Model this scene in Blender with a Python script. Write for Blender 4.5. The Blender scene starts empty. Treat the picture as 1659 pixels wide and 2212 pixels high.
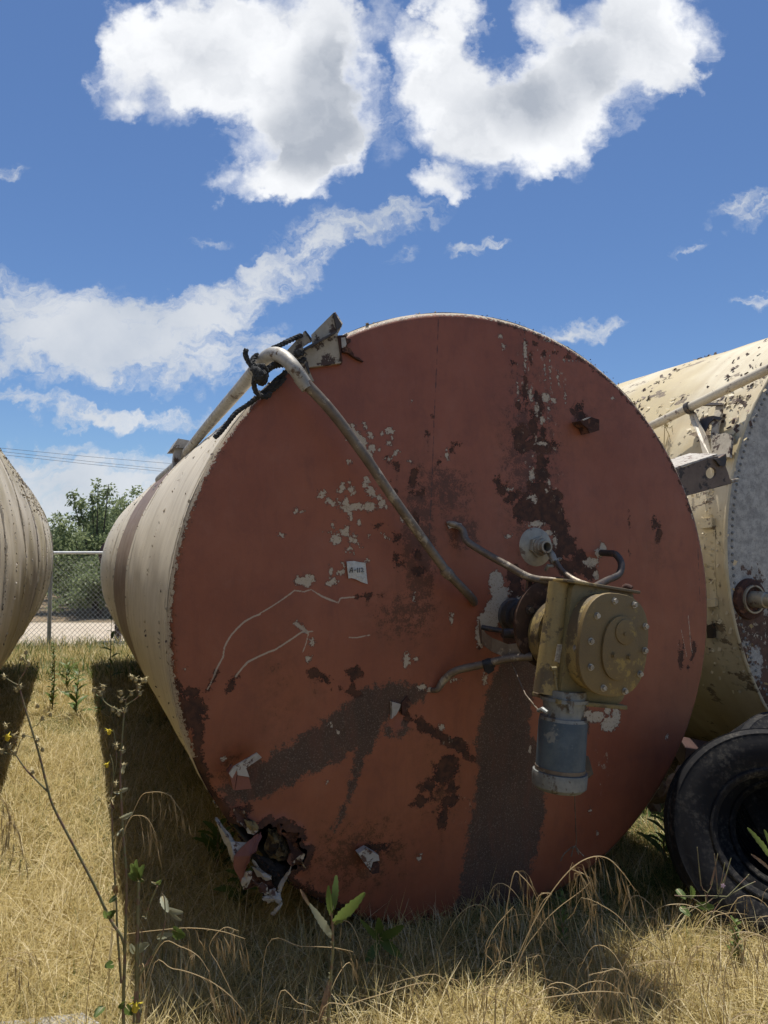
import bpy, math, random
import numpy as np
from mathutils import Vector, Matrix

# ------------------------------------------------------------------ camera, sky, sun, exposure
random.seed(7)
rng = np.random.default_rng(11)
scene = bpy.context.scene
COL = scene.collection
F = 1597.0
PITCH = math.radians(3.01)
EYE = 1.70
TH = math.radians(22.6)
CT, ST = math.cos(TH), math.sin(TH)

cam_data = bpy.data.cameras.new('camera')
cam = bpy.data.objects.new('camera', cam_data)
COL.objects.link(cam)
cam.location = (0, 0, EYE)
cam.rotation_euler = (math.radians(90) + PITCH, 0, 0)
cam_data.sensor_fit = 'VERTICAL'
cam_data.sensor_height = 36
cam_data.lens = 26
cam_data.clip_start = 0.05
cam_data.clip_end = 3000
scene.camera = cam

scene.view_settings.view_transform = 'Standard'
scene.view_settings.look = 'None'
scene.view_settings.gamma = 1
scene.view_settings.use_curve_mapping = False
scene.view_settings.exposure = 0.80
scene.cycles.max_bounces = 8
scene.cycles.diffuse_bounces = 4
scene.cycles.transparent_max_bounces = 8

def ray(px, py):
    """direction seen at a point of the photograph (1659 x 2212 reading)"""
    xc = (px - 829.5) / F
    yc = -(py - 1106) / F
    return np.array([xc, math.cos(PITCH) - math.sin(PITCH) * yc, math.sin(PITCH) + math.cos(PITCH) * yc])

# sun: steep, behind the tanks
u_ax = np.array([CT, ST, 0.0])
d_ax = np.array([-ST, CT, 0.0])
sv = d_ax * 0.205 + u_ax * 0.085 + np.array([0, 0, 1.0])
sv /= np.linalg.norm(sv)
sun_data = bpy.data.lights.new('sun', 'SUN')
sun_data.energy = 3.3
sun_data.angle = math.radians(0.53)
sun_data.color = (1.0, 0.95, 0.86)
sun = bpy.data.objects.new('sun', sun_data)
COL.objects.link(sun)
sun.rotation_euler = Vector(sv).to_track_quat('Z', 'Y').to_euler()


class G:
    """small helper for node trees"""
    def __init__(self, nt):
        self.nt = nt
    def n(self, typ, props=None, **ins):
        nd = self.nt.nodes.new(typ)
        for k, v in (props or {}).items():
            setattr(nd, k, v)
        for k, v in ins.items():
            key = int(k[1:]) if k[0] == 'i' and k[1:].isdigit() else k.replace('_', ' ')
            s = nd.inputs[key]
            if isinstance(v, bpy.types.NodeSocket):
                self.nt.links.new(v, s)
            else:
                s.default_value = v
        return nd
    def m(self, op, a, b=0.0, c=0.0, clamp=False):
        nd = self.n('ShaderNodeMath', {'operation': op, 'use_clamp': clamp}, i0=a, i1=b, i2=c)
        return nd.outputs[0]
    def vm(self, op, a, b=(0, 0, 0)):
        nd = self.n('ShaderNodeVectorMath', {'operation': op}, i0=a, i1=b)
        return nd.outputs['Value'] if op in ('LENGTH', 'DOT_PRODUCT') else nd.outputs['Vector']
    def step(self, v, lo, hi, a=0.0, b=1.0):
        nd = self.n('ShaderNodeMapRange', {'interpolation_type': 'SMOOTHSTEP'}, i0=v, i1=lo, i2=hi, i3=a, i4=b)
        return nd.outputs[0]
    def noise(self, vec, scale, detail=4.0, rough=0.55, dist=0.0):
        nd = self.n('ShaderNodeTexNoise', None, Vector=vec, Scale=scale, Detail=detail, Roughness=rough, Distortion=dist)
        return nd.outputs[0]
    def mix(self, f, a, b):
        nd = self.nt.nodes.new('ShaderNodeMix')
        nd.data_type = 'RGBA'
        for s, v in ((nd.inputs[0], f), (nd.inputs[6], a), (nd.inputs[7], b)):
            if isinstance(v, bpy.types.NodeSocket):
                self.nt.links.new(v, s)
            else:
                s.default_value = (*v, 1) if isinstance(v, tuple) and len(v) == 3 else v
        return nd.outputs[2]
    def comb(self, x, y, z):
        return self.n('ShaderNodeCombineXYZ', None, X=x, Y=y, Z=z).outputs[0]
    def sep(self, v):
        o = self.n('ShaderNodeSeparateXYZ', None, Vector=v).outputs
        return o[0], o[1], o[2]
    def link(self, a, b):
        self.nt.links.new(a, b)

# ---- world
world = bpy.data.worlds.new('World')
scene.world = world
world.use_nodes = True
wn = world.node_tree
wn.nodes.clear()
g = G(wn)
sky = g.n('ShaderNodeTexSky', {'sky_type': 'NISHITA', 'sun_disc': False})
sky.sun_elevation = math.asin(sv[2])
sky.sun_rotation = math.atan2(sv[0], sv[1])
sky.altitude = 100
sky.air_density = 1.0
sky.dust_density = 0.35
sky.ozone_density = 1.6
tc = g.n('ShaderNodeTexCoord')
dv = tc.outputs['Generated']
dx, dy, dz = g.sep(dv)
ysafe = g.m('MAXIMUM', dy, 0.13)
U = g.m('DIVIDE', dx, ysafe)
V = g.m('DIVIDE', dz, ysafe)
uv = g.comb(U, V, 0.0)
wob = g.n('ShaderNodeTexNoise', None, Vector=uv, Scale=5.0, Detail=5.0, Roughness=0.6).outputs[1]
wob2_ = g.n('ShaderNodeTexNoise', None, Vector=uv, Scale=22.0, Detail=8.0, Roughness=0.62).outputs[1]
uvw = g.vm('ADD', uv, g.vm('MULTIPLY', g.vm('SUBTRACT', wob, (0.5, 0.5, 0.5)), (0.15, 0.15, 0.0)))
uvw = g.vm('ADD', uvw, g.vm('MULTIPLY', g.vm('SUBTRACT', wob2_, (0.5, 0.5, 0.5)), (0.075, 0.075, 0.0)))

def blob(x, y, rx, ry, rot=0.0, w=1.0, src=None):
    r = ray(x, y)
    c = (r[0] / r[1], r[2] / r[1], 0)
    v = g.vm('SUBTRACT', src or uvw, c)
    if rot:
        nd = g.n('ShaderNodeVectorRotate', {'rotation_type': 'Z_AXIS'}, Vector=v, Angle=math.radians(-rot))
        v = nd.outputs[0]
    v = g.vm('MULTIPLY', v, (F / rx, F / ry, 0))
    q = g.vm('DOT_PRODUCT', v, v)
    return g.m('MULTIPLY', g.m('SUBTRACT', 1.0, q, clamp=True), w)

def total(lst):
    s = lst[0]
    for t in lst[1:]:
        s = g.m('ADD', s, t)
    return s

big = total([blob(*b) for b in (
    (430, 100, 210, 180), (600, 60, 210, 160), (710, 170, 130, 200), (640, 260, 170, 150, 20), (680, 350, 130, 90, 50), (500, 190, 150, 80, -20, .9),
    (600, 380, 135, 60, 0, .9), (320, 60, 110, 100), (270, 170, 80, 70, 0, .6), (640, 420, 90, 40, 0, .7),
    (965, 40, 70, 110, 20), (935, 150, 100, 130), (1010, 240, 150, 130, -15), (1120, 270, 180, 130, 30), (1200, 220, 190, 150, 35),
    (1310, 120, 190, 180, 30), (1420, 50, 120, 130), (1430, 160, 70, 60, 0, .8), (950, 385, 72, 48, 0, 1.0), (1160, 30, 100, 70, 0, .8), (840, 60, 60, 70, 0, .35), (830, 260, 60, 120, 0, .3))])
thin = total([blob(*b) for b in (
    (120, 690, 230, 80, -5, .9), (360, 720, 210, 90, 10, .9), (480, 660, 170, 70, 30, .85), (640, 560, 170, 75, 33, .9),
    (800, 495, 190, 42, 20, .8), (60, 610, 130, 32, -8, .6), (90, 780, 240, 70, 0, .9), (330, 800, 260, 60, -6, .8), (540, 770, 150, 60, 10, .6),
    (110, 880, 260, 26, -6, .8), (300, 905, 260, 24, 0, .8), (60, 985, 230, 36, 0, .8), (300, 1010, 170, 50, 10, .85),
    (180, 1090, 300, 80, 0, 1.3), (290, 1045, 110, 40, 0, .9), (60, 1020, 200, 40, 0, .9), (180, 1180, 600, 60, 0, 1.2), (200, 720, 300, 110, 0, .6), (1000, 537, 60, 22, 0, .75), (1065, 525, 50, 18, 0, .6), (1275, 715, 130, 30, 20, .85), (1190, 735, 60, 25, 0, .5),
    (1590, 445, 90, 32, 12, .65), (1640, 470, 100, 30, 12, .6), (1480, 520, 50, 14, 0, .4), (1645, 652, 60, 24, 10, .8), (25, 345, 40, 30, 0, .45),
    (870, 560, 60, 20, 20, .35), (460, 500, 60, 16, 0, .35), (1400, 800, 50, 8, 0, .35))])
n1 = g.noise(uv, 9.0, 12.0, 0.62)
n2 = g.noise(g.vm('ADD', uv, (3.1, 1.7, 0)), 5.0, 7.0, 0.55)
n3 = g.noise(g.vm('MULTIPLY', g.n('ShaderNodeVectorRotate', {'rotation_type': 'Z_AXIS'}, Vector=uvw, Angle=-0.25).outputs[0], (1.0, 2.6, 1)), 17.0, 12.0, 0.68)
a_big = g.step(g.m('ADD', big, g.m('MULTIPLY', g.m('SUBTRACT', n1, 0.5), 2.2)), 0.0, 1.05)
halo = g.step(g.m('ADD', big, g.m('MULTIPLY', g.m('SUBTRACT', n3, 0.5), 2.4)), -0.15, 1.5, 0.0, 0.75)
a_big = g.m('MAXIMUM', g.m('MULTIPLY', a_big, g.step(big, 0.0, 0.30)), g.m('MULTIPLY', halo, g.step(big, 0.0, 0.25)))
mott = g.noise(g.vm('MULTIPLY', uvw, (1.0, 2.2, 1)), 34.0, 8.0, 0.6)
a_thin = g.step(g.m('ADD', g.m('ADD', g.m('MULTIPLY', thin, 0.9), g.m('MULTIPLY', g.m('SUBTRACT', n3, 0.5), 2.6)), g.m('MULTIPLY', g.m('SUBTRACT', mott, 0.5), 1.5)), -0.15, 1.35, 0.0, 0.92)
a_thin = g.m('MULTIPLY', a_thin, g.step(thin, 0.0, 0.45))
# the sky outside the picture carries the same kind of scattered cloud
fr = g.m('MULTIPLY', g.step(dy, 0.0, 0.45, 1.0, 0.0), g.step(dz, 0.02, 0.2))
rest = g.step(g.noise(dv, 3.0, 9.0, 0.58), 0.52, 0.68, 0.0, 0.85)
a_rest = g.m('MULTIPLY', rest, fr)
grey = total([blob(*b, src=uv) for b in ((700, 250, 190, 190, 30, .8), (640, 320, 150, 100, 0, .5), (730, 150, 110, 170, 0, .6), (1080, 250, 190, 120, 20, .6),
                                 (1200, 180, 180, 130, 40, .7), (1330, 110, 150, 120, 30, .5), (440, 110, 150, 90, 0, .35))])
shade = g.step(g.m('ADD', grey, g.m('MULTIPLY', g.m('SUBTRACT', n2, 0.5), 1.0)), 0.0, 1.15)
edge = g.step(g.m('ADD', big, g.m('MULTIPLY', g.m('SUBTRACT', n1, 0.5), 1.2)), 0.55, 1.25)
shade = g.m('MULTIPLY', shade, edge)
billow = g.noise(g.vm('ADD', uvw, (7.3, 2.2, 0)), 11.0, 7.0, 0.5)
shade = g.m('ADD', g.m('MULTIPLY', shade, 0.78), g.step(billow, 0.36, 0.72, 0.0, 0.34), clamp=True)
cbig = g.mix(shade, (0.92, 0.935, 0.96), (0.40, 0.44, 0.51))
cthin = g.mix(g.step(n2, 0.3, 0.75), (0.80, 0.83, 0.87), (0.56, 0.62, 0.71))
sky_bg = g.n('ShaderNodeBackground', None, Color=g.mix(1.0, sky.outputs[0], sky.outputs[0]), Strength=0.105)
tint = wn.nodes.new('ShaderNodeMix'); tint.data_type = 'RGBA'; tint.blend_type = 'MULTIPLY'; tint.inputs[0].default_value = 1.0
g.link(sky.outputs[0], tint.inputs[6]); tint.inputs[7].default_value = (0.375, 0.465, 0.585, 1)
g.link(tint.outputs[2], sky_bg.inputs[0])
b1 = g.n('ShaderNodeBackground', None, Color=cthin, Strength=0.54)
b2 = g.n('ShaderNodeBackground', None, Color=cbig, Strength=0.62)
ms1 = g.n('ShaderNodeMixShader', None, i0=g.m('MAXIMUM', a_thin, a_rest), i1=sky_bg.outputs[0], i2=b1.outputs[0])
ms2 = g.n('ShaderNodeMixShader', None, i0=a_big, i1=ms1.outputs[0], i2=b2.outputs[0])
wo = g.n('ShaderNodeOutputWorld')
g.link(ms2.outputs[0], wo.inputs[0])

# ------------------------------------------------------------------ helpers
def tag(o, label=None, cat=None, group=None, kind=None):
    if label: o['label'] = label
    if cat: o['category'] = cat
    if group: o['group'] = group
    if kind: o['kind'] = kind
    return o

def empty(name, loc=(0, 0, 0), rz=0.0):
    o = bpy.data.objects.new(name, None)
    COL.objects.link(o)
    o.location = loc
    o.rotation_euler = (0, 0, rz)
    o.empty_display_size = 0.1
    return o

def np_mesh(name, verts, faces, mat, parent=None, smooth=False, attrs=None):
    """verts (n,3); faces: array (m,k) or list of arrays of equal-length faces"""
    if not isinstance(faces, list):
        faces = [faces]
    faces = [np.asarray(f, dtype=np.int32) for f in faces if len(f)]
    me = bpy.data.meshes.new(name)
    verts = np.asarray(verts, dtype=np.float32)
    loops = np.concatenate([f.ravel() for f in faces])
    sizes = np.concatenate([np.full(len(f), f.shape[1], dtype=np.int32) for f in faces])
    starts = np.concatenate([[0], np.cumsum(sizes)[:-1]]).astype(np.int32)
    me.vertices.add(len(verts)); me.vertices.foreach_set('co', verts.ravel())
    me.loops.add(len(loops)); me.loops.foreach_set('vertex_index', loops)
    me.polygons.add(len(sizes)); me.polygons.foreach_set('loop_start', starts)
    me.update(calc_edges=True)
    me.validate()
    if smooth:
        me.polygons.foreach_set('use_smooth', np.ones(len(me.polygons), dtype=bool))
    for k, v in (attrs or {}).items():
        a = me.attributes.new(k, 'FLOAT', 'POINT')
        a.data.foreach_set('value', np.asarray(v, dtype=np.float32))
    me.materials.append(mat)
    o = bpy.data.objects.new(name, me)
    COL.objects.link(o)
    if parent: o.parent = parent
    return o

def frame_of(t):
    t = t / (np.linalg.norm(t) + 1e-9)
    a = np.array([0, 0, 1.0]) if abs(t[2]) < 0.9 else np.array([1.0, 0, 0])
    x = np.cross(a, t); x /= np.linalg.norm(x)
    return x, np.cross(t, x)

def smooth_path(pts, rad=None, sub=5):
    """Catmull-Rom through the points"""
    p = np.asarray(pts, float)
    r = np.full(len(p), rad if np.isscalar(rad) else 0.0) if (rad is None or np.isscalar(rad)) else np.asarray(rad, float)
    q = np.vstack([2 * p[0] - p[1], p, 2 * p[-1] - p[-2]])
    out, ro = [], []
    for i in range(len(p) - 1):
        for k in range(sub):
            t = k / sub
            a, b, c, d = q[i], q[i + 1], q[i + 2], q[i + 3]
            out.append(0.5 * ((2 * b) + (-a + c) * t + (2 * a - 5 * b + 4 * c - d) * t * t + (-a + 3 * b - 3 * c + d) * t ** 3))
            ro.append(r[i] * (1 - t) + r[i + 1] * t)
    out.append(p[-1]); ro.append(r[-1])
    return np.array(out), np.array(ro)

class MB:
    def __init__(self):
        self.v = []; self.f = []; self.n = 0
    def add(self, verts, faces):
        self.v.extend([tuple(map(float, q)) for q in verts])
        self.f.extend([tuple(int(i) + self.n for i in f) for f in faces])
        self.n += len(verts)
    def tube(self, pts, r, seg=10, caps=True, sub=0):
        pts = np.asarray(pts, float)
        if sub:
            pts, rr = smooth_path(pts, r, sub)
        else:
            rr = np.full(len(pts), r) if np.isscalar(r) else np.asarray(r, float)
        vs, fs = [], []
        X = None
        for i in range(len(pts)):
            t = pts[min(i + 1, len(pts) - 1)] - pts[max(i - 1, 0)]
            t = t / (np.linalg.norm(t) + 1e-9)
            if X is None:
                X, Y = frame_of(t)
            else:
                X = X - t * np.dot(X, t); X /= np.linalg.norm(X) + 1e-9
                Y = np.cross(t, X)
            for k in range(seg):
                a = 2 * math.pi * k / seg
                vs.append(pts[i] + rr[i] * (math.cos(a) * X + math.sin(a) * Y))
        for i in range(len(pts) - 1):
            for k in range(seg):
                k2 = (k + 1) % seg
                fs.append((i * seg + k, i * seg + k2, (i + 1) * seg + k2, (i + 1) * seg + k))
        if caps:
            fs.append(tuple(range(seg - 1, -1, -1)))
            fs.append(tuple((len(pts) - 1) * seg + k for k in range(seg)))
        self.add(vs, fs)
        return self
    def rev(self, p, ax, prof, seg=32, caps=True):
        """surface of revolution: prof = [(distance along ax, radius)]"""
        p = np.asarray(p, float); ax = np.asarray(ax, float); ax = ax / np.linalg.norm(ax)
        X, Y = frame_of(ax)
        vs, fs = [], []
        for (h, r) in prof:
            for k in range(seg):
                a = 2 * math.pi * k / seg
                vs.append(p + ax * h + r * (math.cos(a) * X + math.sin(a) * Y))
        for i in range(len(prof) - 1):
            for k in range(seg):
                k2 = (k + 1) % seg
                fs.append((i * seg + k, i * seg + k2, (i + 1) * seg + k2, (i + 1) * seg + k))
        if caps:
            fs.append(tuple(range(seg - 1, -1, -1)))
            fs.append(tuple((len(prof) - 1) * seg + k for k in range(seg)))
        self.add(vs, fs)
        return self
    def prism(self, poly, off):
        """poly: 3-D points of one face; off: extrusion vector"""
        poly = [np.asarray(q, float) for q in poly]
        n = len(poly); off = np.asarray(off, float)
        vs = poly + [q + off for q in poly]
        fs = [tuple(range(n)), tuple(range(2 * n - 1, n - 1, -1))]
        fs += [((k + 1) % n, k, n + k, n + (k + 1) % n) for k in range(n)]
        self.add(vs, fs)
        return self
    def box(self, c, X, Y, Z):
        c, X, Y, Z = (np.asarray(q, float) for q in (c, X, Y, Z))
        return self.prism([c - X - Y - Z, c + X - Y - Z, c + X + Y - Z, c - X + Y - Z], 2 * Z)
    def build(self, name, mat, parent=None, smooth=False, bevel=0.0):
        me = bpy.data.meshes.new(name)
        me.from_pydata(self.v, [], self.f)
        me.validate(); me.update()
        o = bpy.data.objects.new(name, me)
        COL.objects.link(o)
        me.materials.append(mat)
        import bmesh
        bm = bmesh.new(); bm.from_mesh(me)
        bmesh.ops.recalc_face_normals(bm, faces=bm.faces)
        if bevel:
            es = [e for e in bm.edges if len(e.link_faces) == 2 and e.calc_face_angle(0) > 0.6]
            bmesh.ops.bevel(bm, geom=es, offset=bevel, segments=2, affect='EDGES', profile=0.6, clamp_overlap=True)
        bm.to_mesh(me); bm.free()
        if smooth:
            for p in me.polygons: p.use_smooth = True
            try:
                me.set_sharp_from_angle(angle=math.radians(40))
            except Exception:
                pass
        if parent: o.parent = parent
        return o

# ------------------------------------------------------------------ materials
def new_mat(name):
    m = bpy.data.materials.new(name)
    m.use_nodes = True
    nt = m.node_tree; nt.nodes.clear()
    gg = G(nt)
    out = gg.n('ShaderNodeOutputMaterial')
    bs = gg.n('ShaderNodeBsdfPrincipled')
    gg.link(bs.outputs[0], out.inputs[0])
    co = gg.n('ShaderNodeTexCoord').outputs['Object']
    return m, gg, bs, co, out

def setp(gg, bs, **kw):
    for k, v in kw.items():
        s = bs.inputs[k.replace('_', ' ')]
        if isinstance(v, bpy.types.NodeSocket): gg.link(v, s)
        else: s.default_value = (*v, 1) if isinstance(v, tuple) and len(v) == 3 else v

def bump(gg, bs, h, strength=0.3, dist=0.01):
    nd = gg.n('ShaderNodeBump', None, Strength=strength, Distance=dist, Height=h)
    gg.link(nd.outputs[0], bs.inputs['Normal'])

def worn(name, c1, c2, c3=None, scale=6.0, rough=0.6, metal=0.0, wear=0.6, fine=60.0, bstr=0.25):
    """paint or metal with mottling, and patches of a third colour"""
    m, gg, bs, co, _ = new_mat(name)
    a = gg.noise(co, scale, 8, 0.6)
    b = gg.noise(co, fine, 6, 0.65)
    col = gg.mix(gg.step(gg.m('ADD', gg.m('MULTIPLY', a, 0.7), gg.m('MULTIPLY', b, 0.3)), 0.36, 0.64), c1, c2)
    if c3:
        w = gg.step(gg.m('ADD', gg.noise(gg.vm('ADD', co, (5, 3, 1)), scale * 1.7, 9, 0.68), gg.m('MULTIPLY', b, 0.12)), wear, wear + 0.06)
        col = gg.mix(w, col, c3)
        bump(gg, bs, gg.m('SUBTRACT', b, w), bstr, 0.004)
    else:
        bump(gg, bs, b, bstr, 0.004)
    setp(gg, bs, Base_Color=col, Roughness=gg.m('ADD', rough - 0.1, gg.m('MULTIPLY', b, 0.25)), Metallic=metal)
    return m

def leafy(name, c1, c2, trans=0.45, rough=0.6, c3=None):
    m, gg, bs, co, out = new_mat(name)
    at = gg.n('ShaderNodeAttribute', {'attribute_name': 'tint'}).outputs['Fac']
    col = gg.mix(at, c1, c2)
    if c3:
        col = gg.mix(gg.step(at, 0.75, 1.0), col, c3)
    setp(gg, bs, Base_Color=col, Roughness=rough)
    bs.inputs['Specular IOR Level'].default_value = 0.3
    tr = gg.n('ShaderNodeBsdfTranslucent', None, Color=col)
    mx = gg.n('ShaderNodeMixShader', None, i0=trans, i1=bs.outputs[0], i2=tr.outputs[0])
    gg.link(mx.outputs[0], out.inputs[0])
    return m

M = {}
M['galv'] = worn('pale_galvanised', (0.44, 0.42, 0.38), (0.30, 0.28, 0.24), (0.12, 0.08, 0.05), 9, 0.55, 0.35, 0.62)
M['pipe_paint'] = worn('weathered_pipe_paint', (0.30, 0.26, 0.20), (0.22, 0.185, 0.14), (0.42, 0.38, 0.31), 7, 0.5, 0.15, 0.63)
M['pipe_bare'] = worn('oxidised_pipe', (0.21, 0.17, 0.13), (0.13, 0.10, 0.075), (0.34, 0.29, 0.22), 9, 0.48, 0.35, 0.62)
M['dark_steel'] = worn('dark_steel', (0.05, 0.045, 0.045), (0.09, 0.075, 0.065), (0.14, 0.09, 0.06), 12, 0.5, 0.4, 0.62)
M['black'] = worn('black_plastic', (0.012, 0.012, 0.013), (0.03, 0.028, 0.027), None, 15, 0.55)
M['rust'] = worn('rust_flakes', (0.075, 0.03, 0.02), (0.035, 0.016, 0.012), (0.16, 0.07, 0.04), 14, 0.85, 0.0, 0.58, 90, 0.5)
M['disc'] = worn('rusty_flange', (0.085, 0.048, 0.032), (0.05, 0.03, 0.022), (0.16, 0.10, 0.07), 10, 0.6, 0.2, 0.63)
M['yellow'] = worn('weathered_gearbox_paint', (0.33, 0.245, 0.095), (0.25, 0.185, 0.075), (0.12, 0.09, 0.05), 5, 0.55, 0.0, 0.53, 120, 0.3)
M['cover'] = worn('gearbox_cover_paint', (0.20, 0.14, 0.055), (0.145, 0.10, 0.045), (0.31, 0.22, 0.065), 3.2, 0.55, 0.0, 0.60, 150, 0.35)
M['green'] = worn('gearbox_green_paint', (0.23, 0.17, 0.07), (0.13, 0.115, 0.055), (0.10, 0.07, 0.04), 5, 0.55, 0.0, 0.6, 110, 0.3)
M['motor'] = worn('faded_blue_motor_paint', (0.050, 0.075, 0.100), (0.10, 0.130, 0.150), (0.20, 0.21, 0.20), 7, 0.45, 0.1, 0.66, 90, 0.2)
M['motor_grey'] = worn('grey_motor_casting', (0.24, 0.25, 0.24), (0.15, 0.16, 0.16), (0.10, 0.08, 0.06), 12, 0.5, 0.2, 0.6)
M['zinc'] = worn('zinc_bolt', (0.46, 0.43, 0.37), (0.25, 0.22, 0.18), None, 60, 0.5, 0.6)
M['silver'] = worn('cast_silver_fitting', (0.40, 0.36, 0.28), (0.28, 0.25, 0.20), (0.16, 0.11, 0.08), 9, 0.42, 0.3, 0.62)
M['rope'] = worn('black_rope', (0.018, 0.02, 0.022), (0.05, 0.05, 0.05), None, 60, 0.9, 0, 0.6, 300, 0.6)
M['cream_plate'] = worn('cream_paint_plate', (0.42, 0.37, 0.29), (0.32, 0.28, 0.215), (0.06, 0.035, 0.025), 9, 0.65, 0, 0.58)
M['torn'] = worn('torn_metal', (0.10, 0.045, 0.03), (0.05, 0.025, 0.018), (0.52, 0.47, 0.38), 11, 0.8, 0.0, 0.55, 80, 0.5)
M['torn_red'] = worn('torn_red_paint', (0.23, 0.085, 0.06), (0.19, 0.068, 0.045), (0.06, 0.03, 0.022), 5, 0.6, 0.0, 0.66)
M['torn_white'] = worn('torn_white_lining', (0.46, 0.43, 0.38), (0.34, 0.31, 0.27), (0.10, 0.05, 0.035), 14, 0.7, 0.0, 0.60)
M['foam'] = worn('yellowed_insulation', (0.22, 0.17, 0.08), (0.14, 0.10, 0.055), (0.045, 0.03, 0.02), 10, 0.95, 0, 0.56, 60, 1.0)
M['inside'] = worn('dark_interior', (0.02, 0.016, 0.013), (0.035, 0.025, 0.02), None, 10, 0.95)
M['ink'] = worn('black_ink', (0.015, 0.015, 0.018), (0.02, 0.02, 0.02), None, 10, 0.7)
M['fence_steel'] = worn('fence_steel', (0.36, 0.36, 0.35), (0.26, 0.26, 0.25), None, 8, 0.45, 0.5)
M['fence_rail'] = worn('bright_fence_rail', (0.80, 0.80, 0.78), (0.70, 0.70, 0.68), None, 8, 0.4, 0.0)
M['cable'] = worn('power_cable', (0.16, 0.16, 0.17), (0.17, 0.17, 0.17), None, 8, 0.6)
M['bark'] = worn('grey_bark', (0.12, 0.10, 0.08), (0.07, 0.055, 0.045), None, 12, 0.9)
M['dead'] = worn('dead_leaf', (0.30, 0.19, 0.10), (0.17, 0.10, 0.06), None, 30, 0.8)
M['brown_metal'] = worn('brown_painted_steel', (0.10, 0.055, 0.045), (0.07, 0.04, 0.035), None, 6, 0.6)

# paper
m, gg, bs, co, _ = new_mat('white_paper')
pn = gg.noise(co, 45, 6, 0.6, 1.5)
setp(gg, bs, Base_Color=gg.mix(gg.step(pn, .35, .65), (0.62, 0.62, 0.58), (0.48, 0.48, 0.45)), Roughness=0.6)
bump(gg, bs, pn, 0.6, 0.01)
M['paper'] = m

# red end plate: chips, rust and tar stains come from fields stored on the mesh
def attr(gg, n):
    return gg.n('ShaderNodeAttribute', {'attribute_name': n}).outputs['Fac']
m, gg, bs, co, _ = new_mat('red_oxide_paint')
nA = gg.noise(co, 2.2, 6, 0.6)
nB = gg.noise(co, 26, 8, 0.66)
nC = gg.noise(co, 140, 5, 0.65)
nS = gg.noise(gg.vm('ADD', gg.vm('MULTIPLY', co, (9, 1, 1.1)), gg.n('ShaderNodeTexNoise', None, Vector=co, Scale=5.0).outputs[1]), 2.6, 8, 0.66)
nS2 = gg.noise(gg.vm('MULTIPLY', co, (70, 1, 1.6)), 3.0, 5, 0.6)
base = gg.mix(gg.step(nA, 0.35, 0.65), (0.265, 0.081, 0.041), (0.315, 0.102, 0.052))
base = gg.mix(gg.step(nS, 0.42, 0.78, 0, 0.30), base, (0.14, 0.055, 0.036))
base = gg.mix(gg.m('MULTIPLY', gg.step(nS2, 0.52, 0.8, 0, 0.34), gg.step(nB, .4, .62)), base, (0.30, 0.145, 0.11))
mot = gg.noise(gg.vm('ADD', co, (3, 8, 1)), 7.0, 9, 0.7)
base = gg.mix(gg.step(mot, 0.5, 0.72, 0, 0.42), base, (0.17, 0.060, 0.040))
base = gg.mix(gg.step(mot, 0.5, 0.30, 0, 0.30), base, (0.32, 0.125, 0.075))
base = gg.mix(gg.step(nC, 0.55, 0.85, 0, 0.35), base, (0.13, 0.055, 0.04))
ru = attr(gg, 'rusty')
base = gg.mix(gg.m('MULTIPLY', ru, gg.step(nB, 0.35, 0.7)), base, (0.165, 0.060, 0.028))
ru2 = gg.step(gg.m('ADD', gg.m('MULTIPLY', ru, 0.35), gg.m('MULTIPLY', gg.m('ADD', nB, nC), 0.5)), 0.73, 0.80, 0, 0.8)
base = gg.mix(ru2, base, (0.095, 0.034, 0.016))
wob2 = gg.m('ADD', gg.m('MULTIPLY', gg.m('SUBTRACT', nB, 0.5), 1.0), gg.m('MULTIPLY', gg.m('SUBTRACT', nC, 0.5), 0.55))
fine = gg.m('ADD', gg.m('MULTIPLY', gg.m('SUBTRACT', gg.noise(co, 75, 5, 0.6), 0.5), 1.0), gg.m('MULTIPLY', gg.m('SUBTRACT', nC, 0.5), 0.5))
# tar stain
st = gg.step(gg.m('ADD', attr(gg, 'stain'), gg.m('MULTIPLY', wob2, 0.13)), -0.008, 0.010)
speck = gg.step(gg.noise(co, 170, 3, 0.6), 0.54, 0.64, 0, 0.75)
stc = gg.mix(gg.step(nA, 0.3, 0.7), (0.052, 0.037, 0.027), (0.090, 0.058, 0.040))
stc = gg.mix(speck, stc, (0.19, 0.15, 0.11))
stc = gg.mix(gg.step(nS, 0.42, 0.72, 0, 0.55), stc, (0.14, 0.062, 0.040))
base = gg.mix(gg.m('MULTIPLY', st, 0.93), base, stc)
# rust patches
rs = gg.step(gg.m('ADD', attr(gg, 'rust'), gg.m('ADD', gg.m('MULTIPLY', wob2, 0.095), gg.m('MULTIPLY', gg.m('SUBTRACT', gg.noise(co, 9, 5, 0.6), 0.5), 0.05))), -0.001, 0.003)
rsc = gg.mix(gg.step(nB, 0.4, 0.62), (0.042, 0.019, 0.012), (0.095, 0.038, 0.020))
base = gg.mix(rs, base, rsc)
cr2 = gg.m('MULTIPLY', gg.step(gg.noise(gg.vm('MULTIPLY', co, (1, 1, .6)), 38, 8, 0.72), 0.60, 0.63), gg.step(gg.m('ADD', attr(gg, 'speckle'), gg.m('MULTIPLY', gg.m('SUBTRACT', nB, .5), 1.2)), 0.35, 0.55))
base = gg.mix(cr2, base, (0.40, 0.30, 0.21))
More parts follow.
